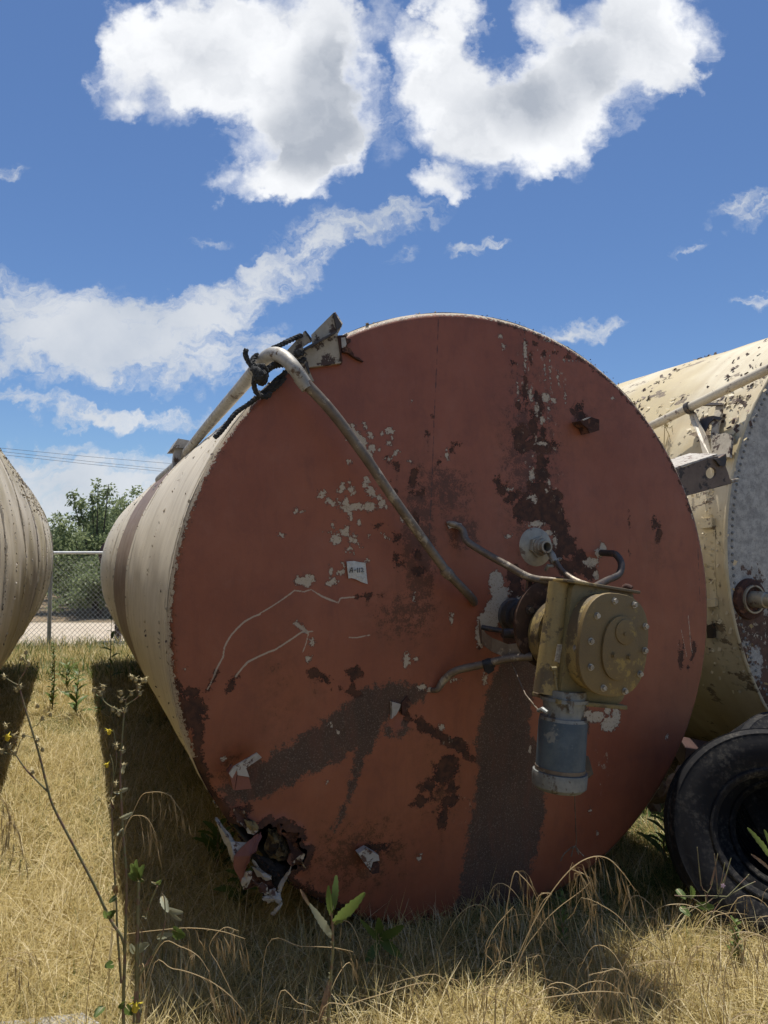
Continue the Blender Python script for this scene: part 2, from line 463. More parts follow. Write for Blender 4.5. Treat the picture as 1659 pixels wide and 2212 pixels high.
# chips down to the cream undercoat
cfl = gg.m('ADD', attr(gg, 'chip'), gg.m('MULTIPLY', fine, 0.050))
ch = gg.step(cfl, -0.001, 0.0015)
crk = gg.step(gg.noise(co, 120, 6, 0.7, 1.0), 0.36, 0.46)
chc = gg.mix(crk, (0.27, 0.19, 0.12), (0.50, 0.42, 0.315))
base = gg.mix(ch, base, chc)
edge_d = gg.m('MULTIPLY', gg.step(cfl, -0.006, -0.001), gg.m('SUBTRACT', 1.0, ch))
base = gg.mix(gg.m('MULTIPLY', edge_d, 0.6), base, (0.08, 0.035, 0.025))
# scratches and seams
scr = gg.step(gg.m('ADD', attr(gg, 'scratch'), gg.m('MULTIPLY', gg.m('SUBTRACT', nC, 0.5), 0.006)), -0.0008, 0.0012)
base = gg.mix(scr, base, (0.45, 0.36, 0.27))
smf = gg.step(gg.m('ADD', attr(gg, 'seam'), gg.m('MULTIPLY', gg.m('SUBTRACT', nB, 0.5), 0.014)), -0.001, 0.001)
base = gg.mix(gg.m('MULTIPLY', smf, 0.75), base, (0.055, 0.03, 0.024))
tiny = gg.step(gg.noise(gg.vm('ADD', co, (9, 2, 4)), 42, 3, 0.7), 0.765, 0.79)
base = gg.mix(tiny, base, (0.42, 0.33, 0.25))
hgt = gg.m('SUBTRACT', gg.m('SUBTRACT', gg.m('MULTIPLY', nC, 0.12), gg.m('MULTIPLY', rs, 0.7)), gg.m('MULTIPLY', ch, 0.5))
bump(gg, bs, hgt, 0.8, 0.006)
rg = gg.m('ADD', gg.m('ADD', 0.36, gg.m('MULTIPLY', mot, 0.2)), gg.m('MULTIPLY', gg.m('ADD', rs, gg.m('ADD', ch, st), clamp=True), 0.3))
setp(gg, bs, Base_Color=base, Roughness=rg)
bs.inputs['Specular IOR Level'].default_value = 0.42
M['face'] = m

def shell_mat(name, cream, cream2, streak, bands=(), peel=0.66, zc=1.415, yellow=None, chips=0.0, patch=None):
    """painted shell with marks running round the barrel"""
    m, gg, bs, co, _ = new_mat(name)
    x, y, z = gg.sep(co)
    ang = gg.m('ARCTAN2', gg.m('SUBTRACT', z, zc), x)
    v1 = gg.comb(gg.m('MULTIPLY', y, 14.0), gg.m('MULTIPLY', ang, 1.2), 0.0)
    v2 = gg.comb(gg.m('MULTIPLY', y, 40.0), gg.m('MULTIPLY', ang, 5.0), 3.0)
    s1 = gg.noise(v1, 1.0, 6, 0.6)
    s2 = gg.noise(v2, 1.0, 7, 0.65)
    fn = gg.noise(co, 60, 6, 0.65)
    md = gg.noise(co, 9, 9, 0.66)
    col = gg.mix(gg.step(s1, 0.35, 0.7), cream, cream2)
    if yellow:
        col = gg.mix(gg.step(gg.noise(co, 1.6, 3, 0.5), 0.4, 0.62), col, yellow)
    for (y0, y1, bc, soft) in bands:
        yy = gg.m('ADD', y, gg.m('MULTIPLY', gg.m('SUBTRACT', s2, 0.5), soft))
        bm_ = gg.m('MULTIPLY', gg.step(yy, y0, y0 + 0.03), gg.step(yy, y1, y1 + 0.03, 1.0, 0.0))
        col = gg.mix(gg.m('MULTIPLY', bm_, 0.93), col, bc)
    col = gg.mix(gg.step(s2, 0.62, 0.74, 0, 0.45), col, streak)
    dk = gg.noise(gg.comb(gg.m('MULTIPLY', y, 7.0), gg.m('MULTIPLY', ang, 0.8), 11.0), 1.0, 7, 0.65)
    col = gg.mix(gg.step(dk, 0.5, 0.70, 0, 0.40), col, streak)
    vp = gg.comb(gg.m('MULTIPLY', y, 22.0), gg.m('MULTIPLY', ang, 9.0), 7.0)
    pk = gg.step(gg.m('ADD', gg.noise(vp, 1.0, 8, 0.7), gg.m('MULTIPLY', fn, 0.10)), peel + .05, peel + .065)
    col = gg.mix(pk, col, (0.075, 0.05, 0.035))
    h = gg.m('SUBTRACT', gg.m('MULTIPLY', fn, 0.15), pk)
    if patch:
        pp = gg.step(gg.m('ADD', gg.noise(gg.vm('MULTIPLY', co, (1, .55, 1)), 6.5, 9, 0.68), gg.m('MULTIPLY', fn, 0.08)), patch, patch + 0.015)
        col = gg.mix(pp, col, gg.mix(gg.step(fn, 0.4, 0.6), (0.13, 0.095, 0.065), (0.22, 0.17, 0.12)))
        h = gg.m('SUBTRACT', h, pp)
    col = gg.mix(gg.step(md, 0.35, 0.7, 0, 0.35), col, streak)
    bump(gg, bs, gg.m('ADD', h, gg.m('MULTIPLY', s2, 0.15)), 0.5, 0.006)
    setp(gg, bs, Base_Color=col, Roughness=0.55)
    bs.inputs['Specular IOR Level'].default_value = 0.4
    return m

M['shell'] = shell_mat('cream_shell_paint', (0.70, 0.63, 0.50), (0.62, 0.55, 0.43), (0.44, 0.37, 0.27),
                       bands=((2.7, 4.45, (0.155, 0.082, 0.055), 0.14),), peel=0.64)
M['shell_left'] = shell_mat('weathered_left_shell_paint', (0.67, 0.60, 0.47), (0.59, 0.52, 0.40), (0.42, 0.35, 0.25),
                            bands=((1.0, 1.3, (0.23, 0.23, 0.22), 0.15), (3.3, 3.5, (0.12, 0.07, 0.06), 0.2)), peel=0.63, zc=1.6, yellow=(0.42, 0.355, 0.21))
M['shell_right'] = shell_mat('peeling_yellowed_shell_paint', (0.64, 0.57, 0.41), (0.58, 0.50, 0.35), (0.44, 0.35, 0.23),
                             bands=(), peel=0.66, zc=1.7, yellow=(0.52, 0.43, 0.25), patch=0.635)

# grey riveted face of the right tank
m, gg, bs, co, _ = new_mat('grey_flaking_steel')
nA = gg.noise(co, 3.0, 8, 0.65); nB = gg.noise(co, 22, 8, 0.7); nC = gg.noise(co, 120, 4, 0.6)
x, y, z = gg.sep(co)
gc = gg.mix(gg.step(nB, 0.34, 0.66), (0.29, 0.285, 0.27), (0.50, 0.49, 0.455))
gc = gg.mix(gg.step(nC, 0.5, 0.7, 0, 0.5), gc, (0.12, 0.125, 0.125))
low = gg.step(gg.m('ADD', z, gg.m('MULTIPLY', nA, 0.5)), 1.45, 1.75, 1.0, 0.0)
r1 = gg.step(gg.m('ADD', gg.m('ADD', nA, gg.m('MULTIPLY', nB, 0.4)), gg.m('MULTIPLY', low, 0.24)), 0.82, 0.86)
gc = gg.mix(r1, gc, gg.mix(gg.step(nB, 0.4, 0.6), (0.055, 0.028, 0.02), (0.10, 0.05, 0.034)))
wht = gg.m('MULTIPLY', low, gg.step(gg.noise(co, 34, 6, 0.7), 0.58, 0.62))
gc = gg.mix(wht, gc, (0.42, 0.38, 0.31))
bump(gg, bs, gg.m('SUBTRACT', nB, r1), 0.5, 0.006)
setp(gg, bs, Base_Color=gc, Roughness=0.7)
M['grey_face'] = m

# tyre rubber
m, gg, bs, co, _ = new_mat('tyre_rubber')
nA = gg.noise(co, 4, 6, 0.6); nB = gg.noise(co, 50, 6, 0.65)
setp(gg, bs, Base_Color=gg.mix(gg.step(gg.m('ADD', nA, gg.m('MULTIPLY', nB, 0.4)), 0.6, 0.9), (0.010, 0.010, 0.012), gg.mix(gg.step(nB, .45, .6), (0.022, 0.021, 0.020), (0.075, 0.068, 0.058))), Roughness=0.75)
bs.inputs['Specular IOR Level'].default_value = 0.2
bump(gg, bs, nB, 0.2, 0.003)
M['rubber'] = m

# ground
m, gg, bs, co, _ = new_mat('dry_soil')
nA = gg.noise(co, 0.9, 8, 0.6); nB = gg.noise(co, 14, 8, 0.7); nC = gg.noise(co, 90, 4, 0.7)
gc = gg.mix(gg.step(nB, 0.35, 0.65), (0.12, 0.085, 0.045), (0.24, 0.175, 0.09))
gc = gg.mix(gg.step(nC, 0.45, 0.7, 0, 0.6), gc, (0.32, 0.25, 0.13))
gc = gg.mix(gg.step(nA, 0.5, 0.72, 0, 0.5), gc, (0.09, 0.10, 0.04))
setp(gg, bs, Base_Color=gc, Roughness=0.95)
bump(gg, bs, gg.m('ADD', nB, gg.m('MULTIPLY', nC, .4)), 0.8, 0.03)
M['soil'] = m
m, gg, bs, co, _ = new_mat('pale_dirt_road')
nA = gg.noise(co, 1.5, 8, 0.6); nB = gg.noise(co, 30, 6, 0.7)
setp(gg, bs, Base_Color=gg.mix(gg.step(gg.m('ADD', nA, gg.m('MULTIPLY', nB, .3)), 0.45, 0.8), (0.40, 0.33, 0.25), (0.47, 0.40, 0.31)), Roughness=0.95)
M['road'] = m
m, gg, bs, co, _ = new_mat('orchard_floor')
nA = gg.noise(gg.vm('MULTIPLY', co, (0.35, 1.5, 1)), 1.3, 8, 0.62); nB = gg.noise(co, 11, 7, 0.7)
oc = gg.mix(gg.step(nA, 0.42, 0.60), (0.23, 0.165, 0.10), (0.13, 0.10, 0.055))
oc = gg.mix(gg.step(nB, 0.55, 0.7, 0, 0.6), oc, (0.10, 0.12, 0.05))
setp(gg, bs, Base_Color=oc, Roughness=0.95)
M['orchard'] = m

M['straw'] = leafy('dry_straw', (0.37, 0.285, 0.105), (0.66, 0.55, 0.255), 0.40, 0.55, (0.80, 0.70, 0.45))
M['green_grass'] = leafy('green_grass_blades', (0.050, 0.095, 0.018), (0.15, 0.20, 0.05), 0.4, 0.5)
M['brome'] = leafy('brome_straw', (0.42, 0.30, 0.15), (0.68, 0.55, 0.33), 0.35, 0.5)
M['leaf'] = leafy('weed_leaf', (0.075, 0.13, 0.03), (0.16, 0.22, 0.06), 0.45, 0.45)
M['weed_stem'] = worn('weed_stem', (0.16, 0.16, 0.07), (0.24, 0.22, 0.11), (0.20, 0.12, 0.08), 12, 0.6, 0, 0.56)
M['leaf_pale'] = leafy('pale_grey_leaf', (0.28, 0.30, 0.20), (0.40, 0.41, 0.30), 0.3, 0.5)
M['yellow_petal'] = leafy('yellow_petal', (0.72, 0.58, 0.04), (0.80, 0.66, 0.08), 0.3, 0.5)
M['pink_petal'] = leafy('pink_petal', (0.55, 0.38, 0.50), (0.62, 0.46, 0.58), 0.3, 0.5)
M['tree_leaf'] = leafy('orchard_tree_leaf', (0.17, 0.215, 0.105), (0.32, 0.37, 0.19), 0.5, 0.45)
M['stalk'] = leafy('stalk', (0.30, 0.24, 0.12), (0.50, 0.42, 0.22), 0.2, 0.5)
M['slab'] = worn('pale_concrete', (0.36, 0.35, 0.33), (0.28, 0.27, 0.25), None, 6, 0.9)
# ------------------------------------------------------------------ tank frame
R = 1.415
C = np.array([0.4535, 3.474, 1.415])
def P(px, py, n=0.0, arr=True):
    """point of the photograph carried on to the plane n metres in front of the red end plate, in the tank's own frame"""
    r = ray(px, py); o = np.array([0, 0, EYE]) - C
    nn = np.array([ST, -CT, 0.0])
    t = (n - o @ nn) / (r @ nn)
    p = o + t * r
    return np.array([p @ u_ax, -n, p[2] + C[2]])
def DISH(s, t):
    q = np.clip((np.asarray(s) ** 2 + np.asarray(t) ** 2) / R ** 2, 0, 1)
    return 0.045 * (1 - q) - 0.0 * q
def S(px, py, off=0.0):
    """on the dished plate itself"""
    p = P(px, py, 0.02)
    for _ in range(4):
        p = P(px, py, float(DISH(p[0], p[2] - R)) + off)
    return p
def W(px, py, y):
    """world point at distance y ahead"""
    r = ray(px, py)
    return np.array([r[0] * y / r[1], y, EYE + r[2] * y / r[1]])
# readings made in enlarged crops of the photograph
def cA(x, y): return (298.6 + .36 * x, 630.4 + .36 * y)
def cB(x, y): return (331.8 + .4 * x, 1327.2 + .4 * y)
def c4(x, y): return (663.6 + .21 * x, 862.7 + .21 * y)
def c3(x, y): return (1061.8 + .21 * x, 696.8 + .21 * y)
def cG(x, y): return (929 + .3 * x, 1095 + .3 * y)
def cH(x, y): return (862.7 + .36 * x, 1061.8 + .36 * y)
def c5(x, y): return (431.3 + .16 * x, 1659 + .16 * y)
def c2(x, y): return (497.7 + .2 * x, 663.6 + .2 * y)

red_tank = empty('storage_tank', (C[0], C[1], 0), TH)
tag(red_tank, 'huge cylindrical tank with a rust red end plate and cream sides, lying in dry grass', 'tank')

# ---- ground
MBg = MB()
def sheet(name, x0, x1, y0, y1, z, mat, nx=2, ny=2, amp=0.0, kind='structure'):
    xs = np.linspace(x0, x1, nx); ys = np.linspace(y0, y1, ny)
    X, Y = np.meshgrid(xs, ys)
    Z = np.full_like(X, z) + (amp * (np.sin(X * 1.7) * np.cos(Y * 1.3 + X)) if amp else 0)
    v = np.stack([X.ravel(), Y.ravel(), Z.ravel()], 1)
    i = np.arange(nx * ny).reshape(ny, nx)
    f = np.stack([i[:-1, :-1].ravel(), i[:-1, 1:].ravel(), i[1:, 1:].ravel(), i[1:, :-1].ravel()], 1)
    o = np_mesh(name, v, f, mat, smooth=True)
    o['kind'] = kind
    return o
sheet('ground', -400, 400, -60, 900, 0.0, M['soil'])
sheet('dirt_road', -120, 120, 13.3, 17.6, 0.008, M['road'])
sheet('orchard_ground', -200, 200, 17.6, 260, 0.004, M['orchard'])

# ---- red end plate with its fields
N = 520
lin = np.linspace(-1, 1, N)
A, B = np.meshgrid(lin, lin)
r_ = np.where(np.abs(A) > np.abs(B), A, B)
with np.errstate(divide='ignore', invalid='ignore'):
    ph = np.where(np.abs(A) > np.abs(B), (math.pi / 4) * (B / np.where(A == 0, 1, A)), math.pi / 2 - (math.pi / 4) * (A / np.where(B == 0, 1, B)))
ph = np.where((A == 0) & (B == 0), 0, ph)
fs_, ft_ = r_ * np.cos(ph) * R, r_ * np.sin(ph) * R
fs_, ft_ = fs_.ravel(), ft_.ravel()

def fpt(px, py):
    p = S(px, py); return p[0], p[2] - R
def disp(px):                       # picture length to metres on the plate, about
    return px / 455.0
F_ = {k: np.full(fs_.shape, -9.0) for k in ('chip', 'rust', 'stain', 'scratch', 'seam')}
F_['rusty'] = np.zeros(fs_.shape)
def ell(field, conv, x, y, rx, ry, sc, rot=0.0):
    s, t = fpt(*conv(x, y))
    a, b = disp(rx * sc) * 1.10, disp(ry * sc)
    c_, s_ = math.cos(math.radians(rot)), math.sin(math.radians(rot))
    ds, dt = fs_ - s, ft_ - t
    e0 = ds * c_ + dt * s_; e1 = -ds * s_ + dt * c_
    q = np.sqrt((e0 / a) ** 2 + (e1 / b) ** 2)
    F_[field] = np.maximum(F_[field], (1 - q) * min(a, b))
    if field == 'rust' and ry * sc > 5:
        dl = 0.10 + 0.25 * ((x * 7 + y * 13) % 17) / 17
        below = np.clip(-dt / dl, 0, 1)
        F_['rusty'] = np.maximum(F_['rusty'], .75 * np.exp(-(ds / (a * .8)) ** 2) * np.clip(1 - below, 0, 1) * (dt < b))
def line(field, conv, pts, w, sc=1.0):
    """pts: (x, y) or (x, y, w) in crop pixels; w half width in crop pixels"""
    q = [(*fpt(*conv(p[0], p[1])), disp((p[2] if len(p) > 2 else w) * sc)) for p in pts]
    for (a, b, wa), (c, d, wb) in zip(q[:-1], q[1:]):
        L2 = (c - a) ** 2 + (d - b) ** 2 + 1e-9
        tt = np.clip(((fs_ - a) * (c - a) + (ft_ - b) * (d - b)) / L2, 0, 1)
        dd = np.hypot(fs_ - (a + tt * (c - a)), ft_ - (b + tt * (d - b)))
        F_[field] = np.maximum(F_[field], wa + tt * (wb - wa) - dd)
idn = lambda x, y: (x, y)
for e in ((468, 268, 26, 16), (592, 283, 17, 33), (470, 345, 42, 38), (450, 398, 40, 36), (510, 375, 42, 36), (565, 435, 44, 42), (652, 375, 26, 30),
          (845, 325, 40, 34), (775, 358, 13, 14), (870, 395, 12, 10), (838, 448, 28, 22), (668, 500, 36, 34), (575, 528, 27, 38), (640, 590, 38, 44), (622, 545, 30, 30),
          (744, 517, 12, 11), (913, 548, 30, 24, 35), (852, 608, 26, 22), (797, 613, 9, 9), (433, 637, 18, 25), (612, 840, 26, 40), (590, 880, 22, 22), (370, 900, 28, 38),
          (345, 940, 28, 18, 35), (437, 852, 18, 16), (460, 930, 26, 30), (480, 960, 18, 20), (160, 962, 38, 28), (150, 1000, 22, 16), (240, 1055, 45, 22, -30), (316, 1042, 15, 16),
          (347, 1105, 13, 26), (400, 1055, 28, 40), (412, 1110, 36, 42), (470, 1110, 60, 32), (520, 1100, 50, 36), (600, 1100, 50, 24), (640, 1105, 58, 44), (448, 1185, 22, 45),
          (655, 940, 42, 42), (680, 980, 26, 26), (745, 1012, 26, 26), (775, 1070, 36, 42), (815, 1108, 32, 15), (545, 1265, 18, 28), (272, 1285, 10, 22), (432, 1315, 14, 16),
          (400, 1370, 45, 34), (420, 1350, 26, 36), (290, 1378, 42, 8, -12), (310, 1445, 52, 44), (480, 1445, 36, 26), (500, 1412, 14, 22), (440, 1540, 27, 20, 30), (540, 1490, 24, 10, -40),
          (480, 1577, 8, 9), (623, 1657, 14, 20), (385, 1700, 15, 13), (247, 1785, 12, 42), (355, 1778, 30, 22, 25), (275, 1870, 32, 28), (230, 1898, 28, 19), (10, 1850, 55, 36), (0, 1890, 40, 40),
          (640, 1400, 14, 14), (810, 1405, 26, 10, -40), (1095, 2055, 8, 20), (1105, 1988, 8, 8), (1055, 642, 9, 10), (1440, 580, 10, 30), (1072, 14, 6, 6)):
    ell('chip', c4, e[0], e[1], e[2], e[3], .21, e[4] if len(e) > 4 else 0)
for e in ((952, 1316, 12, 14), (987, 1320, 7, 7), (862, 1460, 14, 11), (1002, 1732, 42, 26)):
    ell('chip', cA, *e, .36)
line('scratch', cA, [(1038, 1785, 3), (1110, 1830, 5), (1160, 1850, 6), (1205, 1867, 3), (1218, 1838, 4), (1300, 1832, 4)], 4, .36)
line('scratch', cA, [(1030, 1790), (1000, 1800), (940, 1792), (915, 1812), (862, 1850), (800, 1890), (720, 1937)], 3.5, .36)
line('scratch', cB, [(575, 0), (540, 12), (490, 40), (450, 78), (420, 112), (396, 150), (383, 180), (375, 232), (358, 262), (338, 300), (322, 345)], 4, .4)
line('scratch', cB, [(318, 350), (305, 380), (290, 405)], 3, .4)
line('rust', cB, [(338, 320, 6), (318, 360, 9), (308, 375, 3)], 5, .4)
ell('chip', cB, 790, 65, 30, 12, .4, -40); line('scratch', cB, [(770, 48, 8), (830, 96, 8)], 8, .4)
line('scratch', cB, [(862, 92, 3), (800, 97, 4), (760, 125, 4), (700, 165, 4), (655, 193, 4), (620, 205, 4), (560, 232, 4), (510, 257, 5), (475, 295, 4), (445, 335, 5)], 4, .4)
line('rust', cB, [(445, 330, 4), (425, 360, 10), (410, 402, 12)], 4, .4)
line('scratch', cB, [(840, 98), (828, 150), (808, 205)], 3, .4)
line('scratch', cB, [(1057, 125), (1100, 126), (1170, 112)], 3, .4)
for e in ((860, 150, 12, 16), (840, 240, 12, 14), (1365, 250, 16, 32), (1418, 237, 11, 11), (1605, 32, 8, 12), (165, 290, 5, 5), (380, 785, 9, 13), (1555, 610, 14, 14), (1437, 1315, 8, 16), (935, 900, 5, 5),
          (1000, 632, 8, 8), (957, 593, 8, 8), (1450, 392, 20, 14)):
    ell('chip', cB, *e, .4)
# rust on the right, from the top of the plate down to the fitting
for e in ((210, 415, 42, 42), (340, 700, 38, 130), (285, 860, 30, 45), (300, 1150, 95, 105), (310, 1270, 70, 80), (460, 760, 38, 80), (500, 870, 48, 105), (435, 1080, 46, 150),
          (540, 1130, 42, 85), (500, 1250, 160, 80), (650, 1235, 50, 42), (535, 1440, 88, 66), (530, 1560, 95, 85), (480, 1700, 110, 80), (650, 1830, 90, 120), (560, 1900, 170, 140),
          (690, 2030, 75, 150), (70, 1650, 36, 62), (110, 1720, 60, 40, -40), (220, 1790, 90, 50, -35), (320, 1880, 90, 60, -35), (420, 1970, 120, 90), (350, 210, 22, 20), (440, 215, 26, 22),
          (395, 375, 18, 40), (550, 320, 32, 36), (650, 300, 26, 8), (770, 350, 20, 12), (830, 900, 36, 42), (890, 870, 60, 52), (930, 960, 66, 60), (370, 40, 12, 40)):
    ell('rust', c3, *e[:4], .21, -e[4] if len(e) > 4 else 0)
for e in ((880, 90, 110, 120), (955, 220, 62, 90), (1010, 330, 55, 70), (1080, 420, 52, 66), (1140, 490, 50, 50), (930, 380, 60, 80), (690, 500, 50, 60), (690, 600, 46, 90), (660, 720, 46, 90),
          (770, 60, 70, 50), (720, 120, 40, 60), (1000, 470, 60, 50), (105, 175, 16, 25), (105, 362, 16, 22), (1380, 210, 4, 34), (480, 935, 10, 10), (660, 860, 60, 60)):
    ell('rust', cH, *e, .36)
for e in ((815, 585, 14, 24), (925, 690, 32, 28), (1085, 830, 52, 50), (1105, 750, 30, 36), (885, 980, 22, 42), (1125, 1250, 26, 44), (1130, 1570, 26, 42), (930, 1420, 32, 42), (925, 1650, 16, 60),
          (945, 1695, 20, 18), (630, 2030, 40, 26), (575, 2035, 50, 12), (1150, 1770, 44, 40), (1370, 640, 20, 24), (1540, 462, 28, 18), (1300, 180, 10, 24), (1240, 340, 20, 30), (745, 1290, 30, 14), (1100, 953, 26, 14),
          (1202, 950, 10, 16), (668, 690, 14, 16), (1470, 515, 18, 16), (845, 832, 12, 14)):
    ell('rust', c4, *e, .21)
for e in ((875, 322, 36, 16, -20), (925, 350, 26, 18, -40), (1090, 312, 38, 24), (1078, 375, 12, 50), (1095, 430, 32, 14, -25), (140, 405, 14, 46, 20), (215, 425, 62, 22), (208, 530, 52, 78), (238, 650, 24, 64), (236, 730, 14, 50),
          (262, 800, 16, 60, 15), (125, 160, 8, 22, 30), (1400, 560, 34, 16, -35), (1440, 590, 14, 26), (1490, 615, 48, 14, -30), (1565, 668, 22, 22), (1640, 700, 26, 34, 30), (1600, 800, 48, 46), (1560, 860, 56, 44), (1500, 930, 48, 30),
          (1440, 1030, 48, 14, -25), (1556, 1095, 22, 34), (1600, 1015, 42, 30), (1610, 935, 30, 26), (1190, 1260, 60, 30), (470, 1095, 40, 46), (1470, 1640, 8, 18), (490, 1060, 30, 20)):
    ell('rust', cB, e[0], e[1], e[2], e[3], .4, e[4] if len(e) > 4 else 0)
line('rust', cB, [(225, 700, 14), (262, 830, 22), (300, 960, 30), (345, 1060, 44), (420, 1160, 56), (470, 1220, 60)], 10, .4)
line('rust', cB, [(1370, 545, 12), (1430, 590, 18), (1500, 625, 14), (1560, 665, 18), (1640, 715, 22), (1700, 770, 16)], 10, .4)
line('rust', cH, [(0, 1300, 14), (60, 1350, 16), (130, 1400, 20), (200, 1440, 22), (265, 1485, 26), (330, 1500, 26), (400, 1560, 20), (440, 1600, 16)], 10, .36)
for e in ((290, 1660, 60, 46), (240, 1720, 60, 40), (150, 1850, 50, 20), (260, 1960, 30, 46), (330, 1840, 40, 26), (190, 1780, 20, 50)):
    ell('rust', cH, *e, .36)
ell('rust', idn, 1472, 1415, 8, 26, 1); ell('rust', idn, 1485, 1440, 6, 9, 1); ell('rust', idn, 1423, 1150, 7, 26, 1); ell('rust', idn, 1415, 1130, 9, 14, 1)
line('rust', idn, [(1490, 1370, 3), (1500, 1400, 5), (1492, 1430, 4)], 4)
line('scratch', idn, [(1487, 1330), (1490, 1360), (1492, 1395), (1496, 1410)], 1.3)
line('scratch', idn, [(1472, 1360), (1480, 1400), (1484, 1418)], 1.1)
# tar stains
line('stain', cB, [(520, 930, 70), (650, 860, 88), (800, 780, 92), (950, 690, 105), (1080, 590, 112)], 60, .4)
line('stain', cB, [(1080, 590, 112), (1200, 500, 105), (1300, 440, 70), (1440, 425, 40)], 60, .4)
line('stain', cB, [(420, 1000, 26), (520, 950, 40)], 60, .4)
line('stain', cB, [(1180, 600, 60), (1130, 720, 42), (1090, 860, 24), (1060, 960, 12), (1020, 1060, 5), (985, 1160, 9)], 60, .4)
line('stain', cB, [(1270, 560, 16), (1255, 610, 14), (1280, 650, 14), (1325, 650, 16), (1358, 620, 16), (1360, 580, 12)], 15, .4)
line('stain', cB, [(340, 950, 22), (430, 960, 26)], 15, .4)
line('stain', idn, [(1130, 1425, 44), (1105, 1490, 56), (1086, 1590, 66), (1108, 1680, 84), (1100, 1760, 92), (1082, 1850, 86), (1066, 1930, 84), (1045, 2010, 84)], 60)
ell('stain', idn, 1160, 1370, 60, 80, 1); ell('stain', idn, 1230, 1560, 50, 60, 1, 0)
# cream scars round the machinery
for e in ((575, 540, 46, 62), (600, 640, 52, 60), (570, 700, 60, 60), (530, 770, 66, 60), (480, 860, 26, 60), (600, 600, 60, 30), (1150, 425, 56, 30), (1200, 370, 34, 26), (1222, 335, 26, 36), (1180, 500, 20, 26),
          (1180, 1350, 60, 34), (1260, 1395, 60, 46), (1300, 1350, 30, 60), (1250, 1310, 24, 30), (1130, 1335, 30, 20), (510, 1120, 12, 24), (45, 1010, 16, 34), (100, 1000, 12, 10), (308, 773, 7, 7), (735, 640, 40, 18),
          (820, 195, 50, 18), (890, 250, 40, 16), (930, 300, 14, 34), (850, 1080, 40, 20), (655, 265, 18, 10), (180, 1190, 18, 12), (140, 1170, 16, 16), (330, 1130, 20, 6)):
    ell('chip', cH, *e, .36)
for e in ((345, 290, 20, 110), (405, 740, 24, 66), (560, 770, 46, 44), (470, 890, 24, 70), (525, 1000, 26, 50), (520, 1245, 60, 20), (415, 1560, 34, 66), (440, 1820, 32, 46), (400, 1800, 30, 14), (590, 1640, 22, 26),
          (567, 1730, 13, 17), (605, 1720, 9, 14), (90, 145, 24, 18), (125, 245, 16, 30), (180, 1710, 36, 14), (640, 800, 30, 30), (550, 500, 6, 70), (605, 520, 4, 60), (685, 560, 4, 30), (760, 770, 6, 36),
          (1240, 780, 20, 12), (270, 680, 8, 60), (345, 440, 10, 40), (590, 900, 10, 60), (800, 390, 30, 6), (560, 180, 26, 6)):
    ell('chip', c3, *e, .21)
F_['chip'] = np.where(F_['chip'] > -8, F_['chip'], -9)
for (x, y) in ((1495, 1115), (1500, 1060), (1515, 1080), (1440, 1590), (1275, 1750), (1290, 1800), (1145, 1620), (870, 1120), (975, 1330)):
    ell('chip', idn, x, y, 3.2, 5, 1)
# weld seams
line('seam', idn, [(947, 690), (943, 800), (938, 900), (933, 1040), (926, 1180)], 0.9)
line('seam', idn, [(1505, 1100), (1508, 1200), (1512, 1300)], 1.0)
line('seam', idn, [(1240, 1720, .8), (1243, 1790, .8), (1245, 1820, .8)], 0.8)
line('seam', cB, [(1215, 395), (1180, 560), (1120, 740), (1060, 930), (1020, 1060)], 1.4, .4)
# rust bloom
for (x, y, rx, ry, w) in ((905, 1180, 60, 260, 1.0), (960, 1060, 110, 90, .9), (880, 1330, 130, 90, .8), (780, 1850, 200, 120, .8), (720, 1990, 150, 60, .8), (950, 1700, 60, 110, .8), (1150, 1000, 130, 350, 0.9),
                          (1000, 1150, 60, 60, 1), (500, 1700, 60, 100, .8), (1240, 880, 260, 140, .45), (1100, 1400, 110, 120, .6), (600, 1500, 60, 200, .5), (640, 1980, 160, 60, 1), (1420, 1180, 60, 90, .5)):
    s, t = fpt(x, y)
    q = ((fs_ - s) / disp(rx)) ** 2 + ((ft_ - t) / disp(ry)) ** 2
    F_['rusty'] = np.maximum(F_['rusty'], w * np.clip(1 - q, 0, 1))
F_['speckle'] = np.zeros(fs_.shape)
for (x, y, rx, ry, w) in ((1160, 900, 60, 190, 1), (1200, 1060, 40, 70, .7), (1180, 790, 90, 80, .6), (990, 1740, 60, 60, .5), (1300, 1640, 40, 120, .5), (1480, 1380, 40, 100, .5), (1000, 1600, 60, 50, .5)):
    s, t = fpt(x, y)
    F_['speckle'] = np.maximum(F_['speckle'], w * np.clip(1.2 - ((fs_ - s) / disp(rx)) ** 2 - ((ft_ - t) / disp(ry)) ** 2, 0, 1))
rr = np.hypot(fs_, ft_) / R
F_['rusty'] = np.maximum(F_['rusty'], np.clip((rr - 0.955) / 0.045, 0, 1) * 0.9)
angf = np.arctan2(ft_, fs_)
# flaked rust along the lower left and upper right rim
rimr = np.where(((angf < -2.05) & (angf > -2.75)) | ((angf > 0.35) & (angf < 1.5)), (rr - 0.978) * 1.0, -9)
F_['rust'] = np.maximum(F_['rust'], rimr)
rimc = np.where((angf > 1.5) | (angf < -2.75), (rr - 0.990) * 1.2, -9)
F_['chip'] = np.maximum(F_['chip'], rimc)
F_['chip'] = np.maximum(F_['chip'], np.where((angf > 0.2) & (angf < 1.7), (rr - 0.984) * 0.9 - 0.004, -9))

